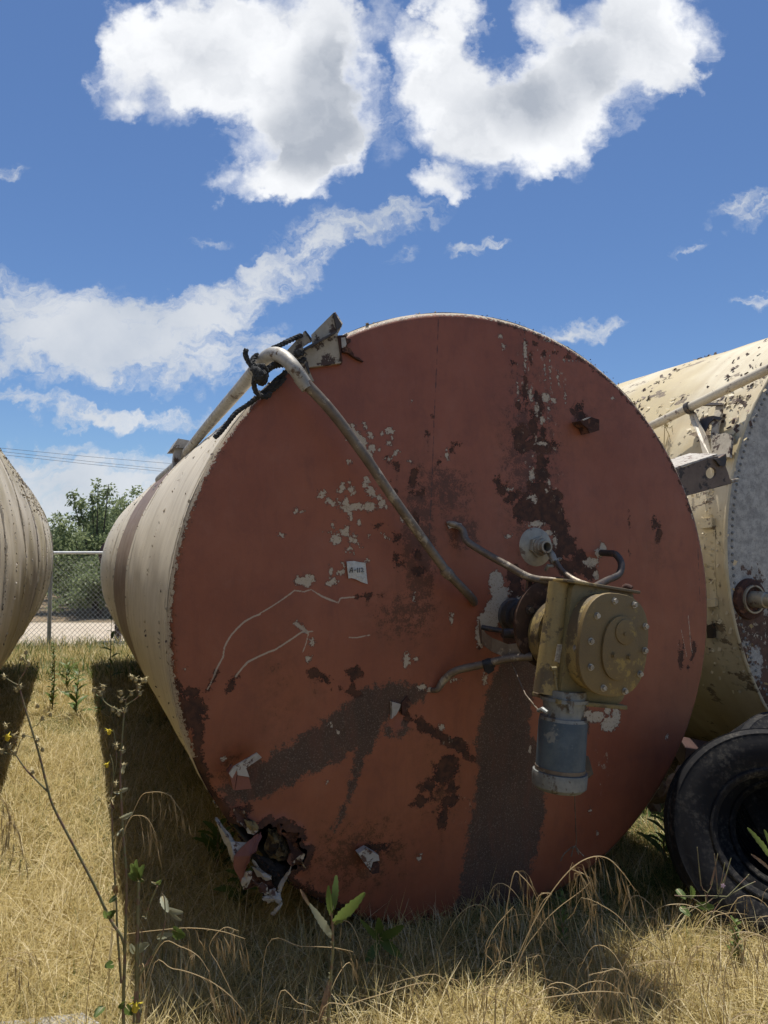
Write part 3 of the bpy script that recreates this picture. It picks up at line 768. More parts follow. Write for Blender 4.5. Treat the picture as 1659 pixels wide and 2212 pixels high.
# the torn hole at the lower left
hole_px = [c5(*p) for p in ((470, 760), (600, 800), (720, 900), (800, 850), (930, 740), (960, 800), (1040, 800), (1075, 745), (1120, 830), (1220, 880), (1320, 860), (1330, 940), (1285, 1010), (1360, 1060), (1430, 1160), (1370, 1290), (1230, 1340), (1170, 1480))] + [(700, 2010), (560, 2080), (440, 1960), (420, 1800)]
hole = np.array([fpt(*p) for p in hole_px])
# give its edge a bite
hp = []
for i in range(len(hole)):
    a, b = hole[i], hole[(i + 1) % len(hole)]
    for k in range(5):
        q = a + (b - a) * k / 5
        hp.append(q + rng.normal(0, 0.006, 2) * (1 if k else 0))
hole = np.array(hp)
def inside(px, py, poly):
    r = np.zeros(np.shape(px), bool)
    j = len(poly) - 1
    for i in range(len(poly)):
        xi, yi = poly[i]; xj, yj = poly[j]
        c = ((yi > py) != (yj > py)) & (px < (xj - xi) * (py - yi) / (yj - yi + 1e-12) + xi)
        r ^= c; j = i
    return r
hs = np.vstack([hole, hole[:1]])
def dist_poly(px, py, poly):
    d = np.full(np.shape(px), 9.0)
    for i in range(len(poly) - 1):
        a, b = poly[i], poly[i + 1]
        L2 = ((b - a) ** 2).sum() + 1e-12
        tt = np.clip(((px - a[0]) * (b[0] - a[0]) + (py - a[1]) * (b[1] - a[1])) / L2, 0, 1)
        d = np.minimum(d, np.hypot(px - a[0] - tt * (b[0] - a[0]), py - a[1] - tt * (b[1] - a[1])))
    return d
near = (fs_ < -0.3) & (ft_ < -0.5)
dd_ = np.full(fs_.shape, 9.0); dd_[near] = dist_poly(fs_[near], ft_[near], hs)
F_['rust'] = np.maximum(F_['rust'], 0.028 - dd_)
ins = np.zeros(fs_.shape, bool); ins[near] = inside(fs_[near], ft_[near], hole)

pz = DISH(fs_, ft_)
# dents, and the lips of the tears pushed outwards
def dent(px, py, rad, h):
    s, t = fpt(px, py)
    return h * np.exp(-(((fs_ - s) ** 2 + (ft_ - t) ** 2) / rad ** 2))
pz = pz + dent(490, 1700, .12, -.02) + dent(800, 1860, .05, -.012) + dent(862, 1545, .05, -.01) + dent(520, 1660, .06, -.02) + dent(700, 1150, .22, -.010) + dent(1250, 1000, .18, -.009) + dent(620, 1550, .2, -.008) + dent(1350, 1650, .15, -.008) + dent(1080, 900, .12, .005)
pz = pz + 0.010 * np.exp(-(dd_ / 0.03) ** 2) + 0.009 * np.sin(fs_ * 3.1 + 1) * np.cos(ft_ * 2.7) * (1 - rr ** 2)
pz = pz - np.where(rr > 0.978, 0.022 * (np.clip(rr - 0.978, 0, 1) / 0.022) ** 2, 0)
verts = np.stack([fs_, -pz, ft_ + R], 1)
I = np.arange(N * N).reshape(N, N)
fq = np.stack([I[:-1, :-1].ravel(), I[:-1, 1:].ravel(), I[1:, 1:].ravel(), I[1:, :-1].ravel()], 1)
fq = fq[~ins[fq].any(1)]
plate_o = np_mesh('end_plate', verts, fq, M['face'], red_tank, smooth=True, attrs=F_)
if plate_o.data.polygons[len(plate_o.data.polygons) // 2].normal.y > 0:
    plate_o.data.flip_normals()

# ---- shells
def shell(name, rad, zc, xc, y0, y1, mat, parent, nseg=220, ny=60, rough=0.0, skip=None):
    a = np.linspace(0, 2 * math.pi, nseg, endpoint=False)
    ys = np.linspace(y0, y1, ny)
    Y, Aa = np.meshgrid(ys, a, indexing='ij')
    rr_ = rad + rough * (np.sin(Aa * 9 + Y * 3) * np.sin(Y * 11) + np.sin(Aa * 23 + 5 * Y))
    v = np.stack([xc + rr_ * np.cos(Aa), Y, zc + rr_ * np.sin(Aa)], -1).reshape(-1, 3)
    i = np.arange(ny * nseg).reshape(ny, nseg); j = np.roll(i, -1, axis=1)
    f = np.stack([i[:-1].ravel(), i[1:].ravel(), j[1:].ravel(), j[:-1].ravel()], 1)
    if skip is not None:
        cc = v[f].mean(1); f = f[~skip(cc)]
    o = np_mesh(name, v, f, mat, parent, smooth=True)
    o.data.flip_normals()
    return o
LEN = 8.6
def skp(c):
    a = np.arctan2(c[:, 2] - R, c[:, 0])
    jag = 0.10 + 0.05 * np.sin(a * 60) + 0.04 * np.sin(a * 143)
    return (a > -2.62) & (a < -2.10) & (c[:, 1] < .02 + jag * (1 - 0.9 * np.abs((a + 2.3) / 0.33) ** 2))
shell('shell', R, R, 0, 0.020, LEN, M['shell'], red_tank, nseg=420, ny=260, rough=0.0016, skip=skp)
# inner lining seen through the tear
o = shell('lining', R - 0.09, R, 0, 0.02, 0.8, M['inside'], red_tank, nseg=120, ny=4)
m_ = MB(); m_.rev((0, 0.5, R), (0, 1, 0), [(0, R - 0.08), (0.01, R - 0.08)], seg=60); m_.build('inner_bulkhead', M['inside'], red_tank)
# rim bands: raised weld ring round the barrel, then further rings
def ring(name, y0, y1, rad, th, mat, parent, zc=R, xc=0.0, a0=0.0, a1=2 * math.pi, n=200, rag=0.0):
    a = np.linspace(a0, a1, n)
    jag = rng.normal(0, 1, n) * rag
    prof = [(y0, rad), (y0 + 0.003, rad + th), (y1 - 0.003, rad + th), (y1, rad)]
    v = []
    for k in range(n):
        for (yy, r0) in prof:
            v.append((xc + (r0 + (jag[k] if r0 > rad else 0)) * math.cos(a[k]), yy + (jag[k] * .6 if yy > y0 + .001 else 0), zc + (r0 + (jag[k] if r0 > rad else 0)) * math.sin(a[k])))
    i = np.arange(n * 4).reshape(n, 4)
    f = np.concatenate([np.stack([i[:-1, k], i[1:, k], i[1:, k + 1], i[:-1, k + 1]], 1) for k in range(3)])
    o = np_mesh(name, np.array(v), f, mat, parent, smooth=False)
    return o
ring('rim_band', 0.055, 0.085, R - 0.002, 0.006, M['shell'], red_tank, a0=-2.05, a1=2 * math.pi - 2.64, n=400, rag=0.0008)
ring('rim_band', 2.45, 2.48, R - 0.002, 0.006, M['shell'], red_tank, n=200)
ring('rim_band', 5.3, 5.33, R - 0.002, 0.006, M['shell'], red_tank, n=200)
m_ = MB(); m_.rev((0, LEN, R), (0, 1, 0), [(0, R), (0.15, R * .8), (.22, .3)], seg=60); m_.build('far_end_plate', M['shell'], red_tank, smooth=True)

# loose paint flakes standing up along the rings (lots of small curled chips): real geometry, joined
def flakes(name, parent, mat, rad, zc, rings, amin, amax, count, size, xc=0.0, spread=0.01, seed=1):
    r = np.random.default_rng(seed)
    n = len(rings) * count
    yy = np.repeat(np.array(rings), count) + r.normal(0, spread, n)
    aa = r.uniform(amin, amax, n)
    ln = r.uniform(.4, 1.5, n) * size; wd = r.uniform(.4, 1.0, n) * size * .6; lift = r.uniform(0.15, 1.0, n) * size * .7
    rad_ = np.stack([np.cos(aa), 0 * aa, np.sin(aa)], 1); tan = np.stack([-np.sin(aa), 0 * aa, np.cos(aa)], 1); ax = np.tile([0, 1.0, 0], (n, 1))
    rot = r.uniform(0, 2 * math.pi, n)[:, None]
    e1 = tan * np.cos(rot) + ax * np.sin(rot); e2 = -tan * np.sin(rot) + ax * np.cos(rot)
    base = np.stack([xc + 0 * aa, yy, zc + 0 * aa], 1) + rad_ * (rad + 0.0005)
    p0 = base - e2 * wd[:, None]; p1 = base + e2 * wd[:, None]
    p2 = base + e1 * ln[:, None] + rad_ * lift[:, None] + e2 * (wd * .7)[:, None]
    p3 = base + e1 * (ln * .8)[:, None] + rad_ * (lift * .9)[:, None] - e2 * (wd * .9)[:, None]
    v = np.stack([p0, p1, p2, p3], 1).reshape(-1, 3)
    o = np_mesh(name, v, np.arange(n * 4).reshape(n, 4), mat, parent)
    o['kind'] = 'stuff'
    return o
flakes('paint_flakes', red_tank, M['cream_plate'], R, R, [0.03, 0.3, 1.0, 2.6, 4.5, 5.9, 6.1, 7.6, 7.8], 1.6, 4.1, 70, 0.014, seed=3)
flakes('rim_flakes', red_tank, M['rust'], R, R, [0.025, 0.035], 0.5, 1.6, 90, 0.006, seed=4, spread=0.012)
flakes('rim_flakes', red_tank, M['rust'], R, R, [0.024, 0.03], 3.75, 4.6, 150, 0.012, seed=5, spread=0.006)

# ---- the long bent vent pipe
def tubeP(name, pts, r, mat, parent=red_tank, sub=6, seg=14):
    b = MB(); b.tube(pts, r, seg=seg, sub=sub)
    return b.build(name, mat, parent, smooth=True)
vent = tubeP('vent_pipe', [P(1024, 1303, .02), P(1021, 1295, .12), P(1003, 1275, .17), P(967, 1238, .185)], [.018, .0195, .0195, .0195], M['pipe_bare'])
b = MB(); q0, q1 = P(974, 1246, .185), P(958, 1229, .185); b.tube([q0, q0 + .3 * (q1 - q0), q0 + .7 * (q1 - q0), q1], [.022, .025, .025, .022], seg=16)
b.build('pipe_coupling', M['pipe_bare'], vent, smooth=True)
v2 = tubeP('vent_pipe', [P(967, 1238, .185), P(900, 1146, .19), P(840, 1062, .19), P(790, 988, .19), P(720, 893, .18), P(655, 822, .16)], [.020, .0205, .0215, .022, .023, .024], M['pipe_bare'])
v3 = tubeP('vent_pipe', [P(659, 829, .16), P(636, 796, .15), P(613, 772, .10), P(590, 766, .03), P(570, 778, -.06), P(552, 800, -.15)], [.028, .030, .031, .032, .032, .032], M['galv'], seg=18)
v4 = tubeP('vent_pipe', [P(552, 800, -.15), P(520, 838, -.45), P(480, 884, -.95), P(440, 931, -1.7), P(403, 976, -2.7)], .031, M['galv'], seg=18)
v5 = tubeP('vent_pipe', [P(412, 975, -2.75), P(385, 1005, -3.3), P(347, 1037, -4.2)], .05, M['galv'], seg=16)
b = MB()
for (pa, pb, na, nb) in (((664, 840), (648, 815), .165, .155),):
    q0, q1 = P(*pa, na), P(*pb, nb); b.tube([q0, q1], [.0255, .030], seg=16)
b.build('pipe_coupling', M['galv'], v3, smooth=True)
# small sheet-metal vent box on the crown of the barrel
bx = MB()
pl = [P(*p, -2.9) for p in ((378, 962), (410, 966), (402, 1002), (372, 1020))]
bx.prism(pl, (0.02, 0.28, 0.0)); vb = bx.build('vent_box', M['galv'], red_tank)
bx = MB(); bx.prism([P(*p, -2.86) for p in ((372, 968), (385, 947), (418, 953), (412, 968))], (0.0, 0.36, 0)); bx.build('vent_hood', M['galv'], vb)
bx = MB(); bx.prism([P(*p, -1.9) for p in ((402, 988), (470, 925), (474, 933), (410, 1000))], (0, 0.05, 0)); bx.build('walkway_strip', M['galv'], red_tank)
# small lug on the far part
bx = MB(); bx.prism([P(*p, -5.2) for p in ((289, 1090), (300, 1079), (307, 1088), (296, 1100))], (0, .02, 0)); bx.build('lifting_lug', M['dark_steel'], red_tank)
bx = MB(); bx.prism([P(*p, -3.3) for p in ((332, 1050), (350, 1040), (352, 1046), (334, 1056))], (0, .1, 0)); bx.build('deck_plate', M['fence_rail'], red_tank)

# ---- lug at the upper left of the end plate
def plate(name, conv, pts, n, off, mat, parent=red_tank, bev=0.0):
    b_ = MB(); b_.prism([P(*conv(*p), n) for p in pts], off)
    return b_.build(name, mat, parent, bevel=bev)
lug = plate('lifting_bracket', c2, [(800, 455), (1150, 262), (1172, 340), (1205, 602), (850, 650), (822, 560)], 0.035, (0, .16, 0), M['cream_plate'])
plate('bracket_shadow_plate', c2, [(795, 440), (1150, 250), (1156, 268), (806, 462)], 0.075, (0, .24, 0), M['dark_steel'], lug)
plate('fin', c2, [(872, 300), (1108, 66), (1122, 62), (1202, 186), (1190, 225), (1150, 300), (890, 440), (880, 380)], 0.0, (0.01, .014, 0.01), M['cream_plate'], lug)
plate('fin', c2, [(1112, 62), (1124, 58), (1204, 184), (1200, 212), (1150, 252), (1140, 190)], 0.012, (0, .012, 0), M['dark_steel'], lug)
plate('fin', c2, [(585, 495), (805, 262), (884, 362), (785, 430), (800, 500), (690, 600), (640, 570)], -0.06, (0, .014, 0), M['cream_plate'], lug)
plate('fin', c2, [(803, 256), (815, 254), (893, 356), (880, 372)], -0.055, (0, .03, 0), M['dark_steel'], lug)
plate('gusset', c2, [(700, 610), (820, 585), (868, 720), (905, 800), (850, 800), (760, 690)], 0.03, (0, .02, 0), M['cream_plate'], lug)
plate('gusset', c2, [(805, 620), (838, 580), (860, 712), (850, 722)], 0.035, (0, .006, 0), M['dark_steel'], lug)
plate('torn_edge', c2, [(1168, 305), (1235, 300), (1258, 315), (1250, 335), (1300, 345), (1298, 380), (1262, 392), (1260, 430), (1300, 450), (1330, 500), (1335, 530), (1390, 545), (1440, 588), (1425, 585), (1370, 560), (1310, 520), (1270, 490), (1215, 485), (1190, 420), (1172, 350)], 0.028, (0, .02, 0), M['rust'])
plate('torn_edge', c2, [(1160, 310), (1172, 310), (1215, 600), (1205, 612), (1196, 560)], 0.042, (0, .03, 0), M['rust'])
plate('torn_edge', c2, [(1196, 330), (1240, 325), (1255, 400), (1240, 430), (1205, 440)], 0.031, (0, .01, 0), M['torn_white'])

# ---- right-hand channel bracket
rb = MB()
def cR(x, y): return (1427.0 + .15 * x, 829.6 + .15 * y)     # crop 2150,1250 wide 350
out_ = [P(*cR(*p), -0.02) for p in ((190, 1245), (420, 1170), (660, 1075), (820, 1040), (925, 1160), (975, 1290), (1018, 1440), (860, 1462), (620, 1545), (300, 1630), (220, 1430))]
hol_ = [P(*cR(725 + 72 * math.cos(a) - 22 * math.sin(a), 1280 + 80 * math.sin(a) + 18 * math.cos(a)), -0.02) for a in np.linspace(0, 2 * math.pi, 20, endpoint=False)]
import bmesh
def holed_plate(name, outer, inner, off, mat, parent):
    bm = bmesh.new()
    off = Vector(off)
    def ringv(pts): return [bm.verts.new(Vector(p)) for p in pts]
    a, b_ = ringv(outer), ringv(inner)
    es = [bm.edges.new((a[i], a[(i + 1) % len(a)])) for i in range(len(a))] + [bm.edges.new((b_[i], b_[(i + 1) % len(b_)])) for i in range(len(b_))]
    bmesh.ops.triangle_fill(bm, edges=es, use_beauty=True)
    ret = bmesh.ops.extrude_face_region(bm, geom=list(bm.faces))
    bmesh.ops.translate(bm, verts=[v for v in ret['geom'] if isinstance(v, bmesh.types.BMVert)], vec=off)
    bmesh.ops.recalc_face_normals(bm, faces=bm.faces)
    me = bpy.data.meshes.new(name); bm.to_mesh(me); bm.free()
    me.materials.append(mat)
    o_ = bpy.data.objects.new(name, me); COL.objects.link(o_); o_.parent = parent
    return o_
brk = holed_plate('channel_bracket', out_, hol_, (0, 0.014, 0), worn('brown_bracket_steel', (0.17, 0.125, 0.095), (0.12, 0.085, 0.065), (0.045, 0.035, 0.03), 7, .6, 0, .58), red_tank)
t0 = [np.array(q) for q in out_[:4]]
b = MB(); b.prism([t0[0] + (0, .002, .004), t0[3] + (0, .002, .004), t0[3] + (0.02, .22, .035), t0[0] + (0.02, .22, .035)], (0, 0, .010)); b.build('bracket_top', M['torn_white'], brk)
b = MB(); b.prism([out_[6] + (0, .016, -.0), out_[9] + (0, .016, 0), out_[9] + (.02, .16, .0), out_[6] + (.02, .16, 0)], (0, 0, .010)); b.build('bracket_bottom', M['dark_steel'], brk)
b = MB(); b.prism([P(*cR(*p), .0) for p in ((160, 1240), (200, 1245), (240, 1450), (300, 1640), (270, 1660), (200, 1440))], (0, .1, 0)); b.build('weld_edge', M['rust'], brk)
b = MB(); b.prism([P(*cR(*p), -.005) for p in ((780, 1080), (850, 1060), (940, 1000), (950, 1090), (930, 1180), (860, 1180))], (0, .05, 0)); b.build('torn_edge', M['dark_steel'], brk)
b = MB(); b.tube([P(*cR(1000, 1400), -.03), P(*cR(1100, 1380), -.05), P(*cR(1130, 1372), -.05)], [.012, .011, .004], seg=7); b.build('bent_bolt', M['silver'], brk, smooth=True)

# ---- small tabs and the jagged pocket on the plate
tb = MB(); q = S(860, 1530)
tb.prism([P(*cB(*p), .05) for p in ((1283, 470), (1335, 485), (1330, 505), (1312, 540), (1285, 565), (1290, 520))], (0, .045, 0)); tb.build('bent_tab', M['torn_white'], red_tank)
tb = MB(); tb.prism([P(*cB(*p), .045) for p in ((1340, 480), (1370, 440), (1395, 480), (1370, 520), (1345, 545))], (0, .02, 0)); tb.build('bent_tab', M['rust'], red_tank)
tb = MB(); tb.prism([P(*cB(*p), .10) for p in ((412, 870), (440, 835), (452, 850), (438, 945), (432, 950))], (0, .08, 0)); lt = tb.build('step_bracket', M['torn_red'], red_tank)
tb = MB(); tb.prism([P(*cB(*p), .101) for p in ((408, 862), (432, 824), (560, 748), (585, 772), (500, 830), (518, 878), (455, 868), (450, 838), (425, 885))], (0, .012, 0)); tb.build('bracket_top', M['torn_white'], lt)
tb = MB(); tb.prism([P(*cB(*p), .095) for p in ((453, 868), (515, 880), (530, 940), (440, 950))], (0, .01, 0)); tb.build('bracket_side', M['torn_red'], lt)
jp = MB(); jp.prism([P(*c3(*p), .075) for p in ((915, 1010), (1025, 972), (1108, 998), (1108, 1108), (1010, 1140), (990, 1085), (940, 1050))], (-.01, .055, .0)); j1 = jp.build('folded_patch', M['rust'], red_tank)
jp = MB(); jp.prism([P(*c3(*p), .079) for p in ((935, 1000), (985, 978), (1025, 970), (990, 990), (950, 1008))], (0, .004, 0)); jp.build('paint_chip', M['torn_white'], j1)
jp = MB(); jp.prism([P(*cB(*p), .07) for p in ((1105, 1290), (1150, 1262), (1215, 1300), (1220, 1330), (1185, 1335), (1170, 1382), (1130, 1330))], (0, .035, 0)); j2 = jp.build('peeled_patch', M['torn_white'], red_tank)
jp = MB(); jp.prism([P(*cB(*p), .072) for p in ((1188, 1338), (1222, 1350), (1218, 1395), (1182, 1402), (1172, 1385))], (0, .03, 0)); jp.build('paint_chip', M['rust'], j2)

# ---- torn corner: flaps, foam and hanging scraps
def scrap(name, conv, pts, n, bend, mat, parent=red_tank, thick=.006, seed=0, sub=3):
    """ragged sheet: outline in picture points, each carrying its own distance"""
    r = random.Random(seed)
    q = [P(*conv(p[0], p[1]), n + (p[2] if len(p) > 2 else 0)) for p in pts]
    ring_ = []
    for i in range(len(q)):
        a, c_ = q[i], q[(i + 1) % len(q)]
        for k in range(sub):
            w = a + (c_ - a) * k / sub
            if k: w = w + np.array([r.uniform(-1, 1), r.uniform(-1, 1) * .5, r.uniform(-1, 1)]) * .005
            ring_.append(w)
    cen = sum(ring_) / len(ring_) + np.array([0, -bend, 0])
    b_ = MB(); n_ = len(ring_)
    vs = ring_ + [cen] + [w + np.array([0, thick, 0]) for w in ring_] + [cen + np.array([0, thick, 0])]
    fs = [(i, (i + 1) % n_, n_) for i in range(n_)] + [(n_ + 1 + (i + 1) % n_, n_ + 1 + i, 2 * n_ + 1) for i in range(n_)]
    fs += [(i, n_ + 1 + i, n_ + 1 + (i + 1) % n_, (i + 1) % n_) for i in range(n_)]
    b_.add(vs, fs)
    return b_.build(name, mat, parent)
scrap('torn_flap', c5, [(205, 690), (240, 670, -.03), (330, 800), (450, 960), (560, 1020, .02), (640, 1010, .03), (470, 1200, .05), (450, 1280, .04), (430, 1230), (330, 1010)], 0.0, .01, M['torn_white'], seed=2)
scrap('torn_flap', c5, [(830, 860, .0), (845, 930, .02), (770, 1120, .06), (700, 1190, .08), (680, 1260, .08), (600, 1400, .07), (560, 1560, .05), (455, 1310, .04), (470, 1190, .04), (620, 1030, .03), (740, 920, .01)], 0.03, .02, M['torn_red'], seed=3)
scrap('torn_flap', c5, [(600, 1400, .0), (690, 1390, .02), (710, 1470, .02), (650, 1590), (585, 1645, -.01), (560, 1560)], 0.085, .01, M['torn_white'], seed=4)
scrap('torn_flap', c5, [(560, 1560), (600, 1650), (700, 1590), (790, 1560), (820, 1640, .02), (850, 1720), (900, 1830), (980, 1780), (1060, 1680), (1110, 1700), (960, 1500), (840, 1450), (720, 1360), (700, 1450)], 0.03, -.02, M['rust'], seed=5)
scrap('torn_flap', c5, [(700, 1330), (820, 1400, .02), (930, 1450), (975, 1510), (890, 1520), (840, 1480), (780, 1470)], 0.065, .01, M['torn_white'], seed=6)
scrap('torn_flap', c5, [(720, 1230), (760, 1270), (940, 1450), (965, 1485), (850, 1440), (735, 1350)], 0.05, .015, M['galv'], seed=16)
scrap('torn_flap', c5, [(1060, 1600), (1150, 1460), (1240, 1320, .04), (1230, 1400, .03), (1160, 1530), (1100, 1630), (1090, 1700), (1050, 1660)], 0.05, .01, M['torn_white'], seed=7)
scrap('torn_flap', c5, [(950, 1640), (1000, 1620), (1040, 1670), (1090, 1680), (1115, 1780), (1080, 1850), (1010, 1790), (930, 1830), (860, 1790), (850, 1740), (940, 1730)], 0.06, .02, M['torn_white'], seed=8)
scrap('torn_flap', c5, [(1080, 1850), (1115, 1800), (1080, 1900), (1000, 2000), (960, 1985), (1010, 1900)], 0.05, .01, M['torn'], seed=9)
scrap('torn_flap', c5, [(700, 1490), (790, 1560), (880, 1560), (940, 1700), (880, 1720), (800, 1640), (740, 1580)], 0.055, .01, M['torn'], seed=10)
scrap('torn_flap', c5, [(1040, 800), (1075, 740, .02), (1125, 820), (1120, 900), (1075, 890)], 0.05, .01, M['rust'], seed=11)
scrap('torn_flap', c5, [(1260, 1280), (1390, 1150, .03), (1425, 1165, .04), (1380, 1260, .02), (1440, 1355, .03), (1360, 1300)], 0.05, .01, M['torn'], seed=12)
scrap('torn_flap', c5, [(1100, 880), (1230, 870), (1320, 860), (1340, 930), (1290, 1000), (1340, 1080), (1400, 1140), (1260, 1330), (1180, 1260), (1240, 1120), (1180, 980)], 0.0, -.02, M['rust'], seed=13)
scrap('torn_flap', c5, [(460, 560), (520, 540), (560, 590), (600, 570), (620, 640), (700, 700), (800, 790), (790, 850), (720, 900), (640, 850), (560, 760), (500, 700)], 0.03, -.015, M['torn'], seed=14)
scrap('torn_flap', c5, [(600, 700), (700, 700), (800, 800), (720, 890), (650, 800)], 0.04, .01, M['foam'], seed=15)
# insulation: a lumpy mass
def lump(name, conv, pts, n, mat, h=.05, seed=0):
    q = [P(*conv(*p), n) for p in pts]
    r = random.Random(seed); c_ = sum(q) / len(q)
    vs, fs = [], []
    K = 6; n_ = len(q) * 3
    rim = []
    for i in range(len(q)):
        for k in range(3):
            rim.append(q[i] + (q[(i + 1) % len(q)] - q[i]) * k / 3)
    for j in range(K + 1):
        t = j / K
        for w in rim:
            z = w + (c_ - w) * t
            vs.append(z + np.array([r.uniform(-1, 1) * .006, -h * math.sin(t * 1.57) + r.uniform(-1, 1) * .012, r.uniform(-1, 1) * .006]))
    for j in range(K):
        for i in range(n_):
            i2 = (i + 1) % n_
            fs.append((j * n_ + i, j * n_ + i2, (j + 1) * n_ + i2, (j + 1) * n_ + i))
    b_ = MB(); b_.add(vs, fs)
    return b_.build(name, mat, red_tank, smooth=True)
lump('insulation', c5, [(930, 800), (1040, 830), (1100, 900), (1200, 1000), (1250, 1130), (1210, 1230), (1060, 1270), (940, 1200), (880, 1120)], -.06, M['foam'], seed=3)
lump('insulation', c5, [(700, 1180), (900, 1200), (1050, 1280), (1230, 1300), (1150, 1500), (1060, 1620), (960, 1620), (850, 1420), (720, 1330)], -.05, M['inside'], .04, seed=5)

# ---- numbered paper and its pen strokes
q = [S(*c4(*p), .004) for p in ((405, 1668), (480, 1662), (540, 1675), (600, 1680), (610, 1790), (622, 1900), (560, 1880), (500, 1850), (455, 1838), (425, 1842), (415, 1750))]
pb = MB(); cen = sum(q) / len(q) + np.array([0, -.004, 0])
pb.add(q + [cen] + [w + np.array([0, .002, 0]) for w in q], [(i, (i + 1) % len(q), len(q)) for i in range(len(q))] + [(i, len(q) + 1 + i, len(q) + 1 + (i + 1) % len(q), (i + 1) % len(q)) for i in range(len(q))])
paper = pb.build('paper_notice', M['paper'], red_tank)
ink = MB()
for st_ in (((435, 1782), (456, 1732), (462, 1728), (466, 1782)), ((440, 1764), (468, 1762)), ((482, 1758), (505, 1754)), ((519, 1732), (521, 1782)), ((538, 1734), (540, 1780)),
            ((552, 1742), (562, 1733), (574, 1738), (573, 1752), (556, 1776), (585, 1771))):
    ink.tube([S(*c4(*p), .0105) for p in st_], .0016, seg=5)
ink.build('lettering', M['ink'], paper)

# ------------------------------------------------------------------ gear unit
GC = P(1330, 1393, .70)           # centre of the cover
RHO = math.radians(8.5)
ra = np.array([math.cos(RHO), 0, -math.sin(RHO)]); rb_ = np.array([math.sin(RHO), 0, math.cos(RHO)]); rc = np.array([0, -1.0, 0])
def Gp(a, b_, c_):
    return np.array([GC[0], 0, GC[2]]) + ra * a + rb_ * b_ + rc * c_
GX = -0.035
gear = MB()
def rounded(w, h, rad, n=6, cx=0, cy=0, p=None):
    pts = []
    for (sx, sy, a0) in ((1, 1, 0), (-1, 1, 90), (-1, -1, 180), (1, -1, 270)):
        for k in range(n + 1):
            a = math.radians(a0 + 90 * k / n)
            pts.append((cx + sx * (w - rad) + rad * math.cos(a), cy + sy * (h - rad) + rad * math.sin(a)))
    return pts
def gprism(b_, pts, c0, c1):
    b_.prism([Gp(x_, y_, c0) for x_, y_ in pts], rc * (c1 - c0))
gprism(gear, rounded(.158, .235, .045, cx=.0, cy=-.005), .44, .60)
housing = gear.build('gearbox', M['green'], red_tank, smooth=True, bevel=.008)
b = MB(); b.tube([Gp(-.178, -.23, .53), Gp(-.170, .215, .53)], [.050, .043], seg=20); b.build('corner_column', M['yellow'], housing, smooth=True)
b = MB(); gprism(b, [(-.20, .216), (.168, .216), (.168, .228), (-.20, .228)], .43, .62); b.build('top_flange', M['yellow'], housing, bevel=.004)
b = MB(); gprism(b, [(-.18, -.255), (.160, -.255), (.160, -.238), (-.18, -.238)], .44, .62); b.build('bottom_flange', M['green'], housing, bevel=.004)
b = MB(); b.rev(Gp(-.01, 0, .34), rc, [(0, .10), (0, .155), (.03, .165), (.10, .175), (.105, .12)], seg=40); b.build('rear_hub', M['yellow'], housing, smooth=True)
def obround(w, h, n=40, e=2.6):
    return [(w * math.copysign(abs(math.cos(a)) ** (2 / e), math.cos(a)), h * math.copysign(abs(math.sin(a)) ** (2 / e), math.sin(a))) for a in np.linspace(0, 2 * math.pi, n, endpoint=False)]
b = MB(); gprism(b, obround(.158, .192), .59, .668); b.build('cover_seat', M['yellow'], housing, smooth=True, bevel=.004)
b = MB(); gprism(b, obround(.166, .2), .67, .694); cov = b.build('gearbox_cover', M['cover'], housing, smooth=True, bevel=.006)
# dark rubber gasket between
b = MB(); gprism(b, obround(.155, .189), .668, .670); b.build('gasket', M['dark_steel'], housing)
b = MB(); b.prism([Gp(.02 + x_, -.01 + y_, .694) for x_, y_ in obround(.085, .125, 30, 2.2)], rc * .012)
b.prism([Gp(.035 + x_, .055 + y_, .706) for x_, y_ in obround(.05, .05, 24, 2)], rc * .006); b.build('cover_boss', M['cover'], housing, smooth=True, bevel=.003)
def hexbolt(p, mat, parent, r=.0095, h=.010, d=rc):
    b_ = MB(); X, Y = frame_of(d); a0 = random.random()
    b_.rev(p, d, [(0, r * 1.45), (.003, r * 1.45)], seg=12)
    b_.prism([p + d * .003 + r * (math.cos(a0 + k * math.pi / 3) * X + math.sin(a0 + k * math.pi / 3) * Y) for k in range(6)], d * h)
    return b_.build('bolt', mat, parent)
for k, p_ in enumerate(((1327, 1298), (1370, 1306), (1289, 1330), (1397, 1351), (1276, 1385), (1393, 1405), (1275, 1441), (1384, 1458), (1303, 1486), (1349, 1493))):
    q = P(*p_, .694)
    dlt = q - np.array([GC[0], -.694, GC[2]]); a_, b2 = dlt @ ra, dlt @ rb_
    f_ = (abs(a_ / .150) ** 2.6 + abs(b2 / .184) ** 2.6) ** (1 / 2.6)
    if f_ > 1: a_, b2 = a_ / f_, b2 / f_
    hexbolt(Gp(a_, b2, .694), M['zinc'], housing)
hexbolt(P(1243, 1400, .655), M['zinc'], housing, d=rc); hexbolt(P(1183, 1387, .49), M['zinc'], housing, .013, d=rc)
for p_ in ((1348, 1369), (1325, 1415), (1358, 1419)):
    hexbolt(P(*p_, .706), M['cover'], housing, .008, .008)
b = MB(); b.prism([P(*cG(*p), .615) for p in ((920, 990), (952, 992), (932, 1122), (898, 1112))], (0, .004, 0)); b.build('name_plate', M['zinc'], housing)
b = MB(); b.tube([P(*cG(890, 1165), .63), P(*cG(912, 1320), .64)], .005, seg=7); b.tube([P(*cG(870, 1165), .63), P(*cG(905, 1162), .63)], .009, seg=7); b.build('drain_rod', M['green'], housing, smooth=True)
b = MB(); b.tube([P(1349, 1292, .5), P(1346, 1277, .5), P(1352, 1267, .51), P(1364, 1272, .53)], [.012, .012, .013, .013], seg=10, sub=3); b.build('breather_elbow', M['rust'], housing, smooth=True)
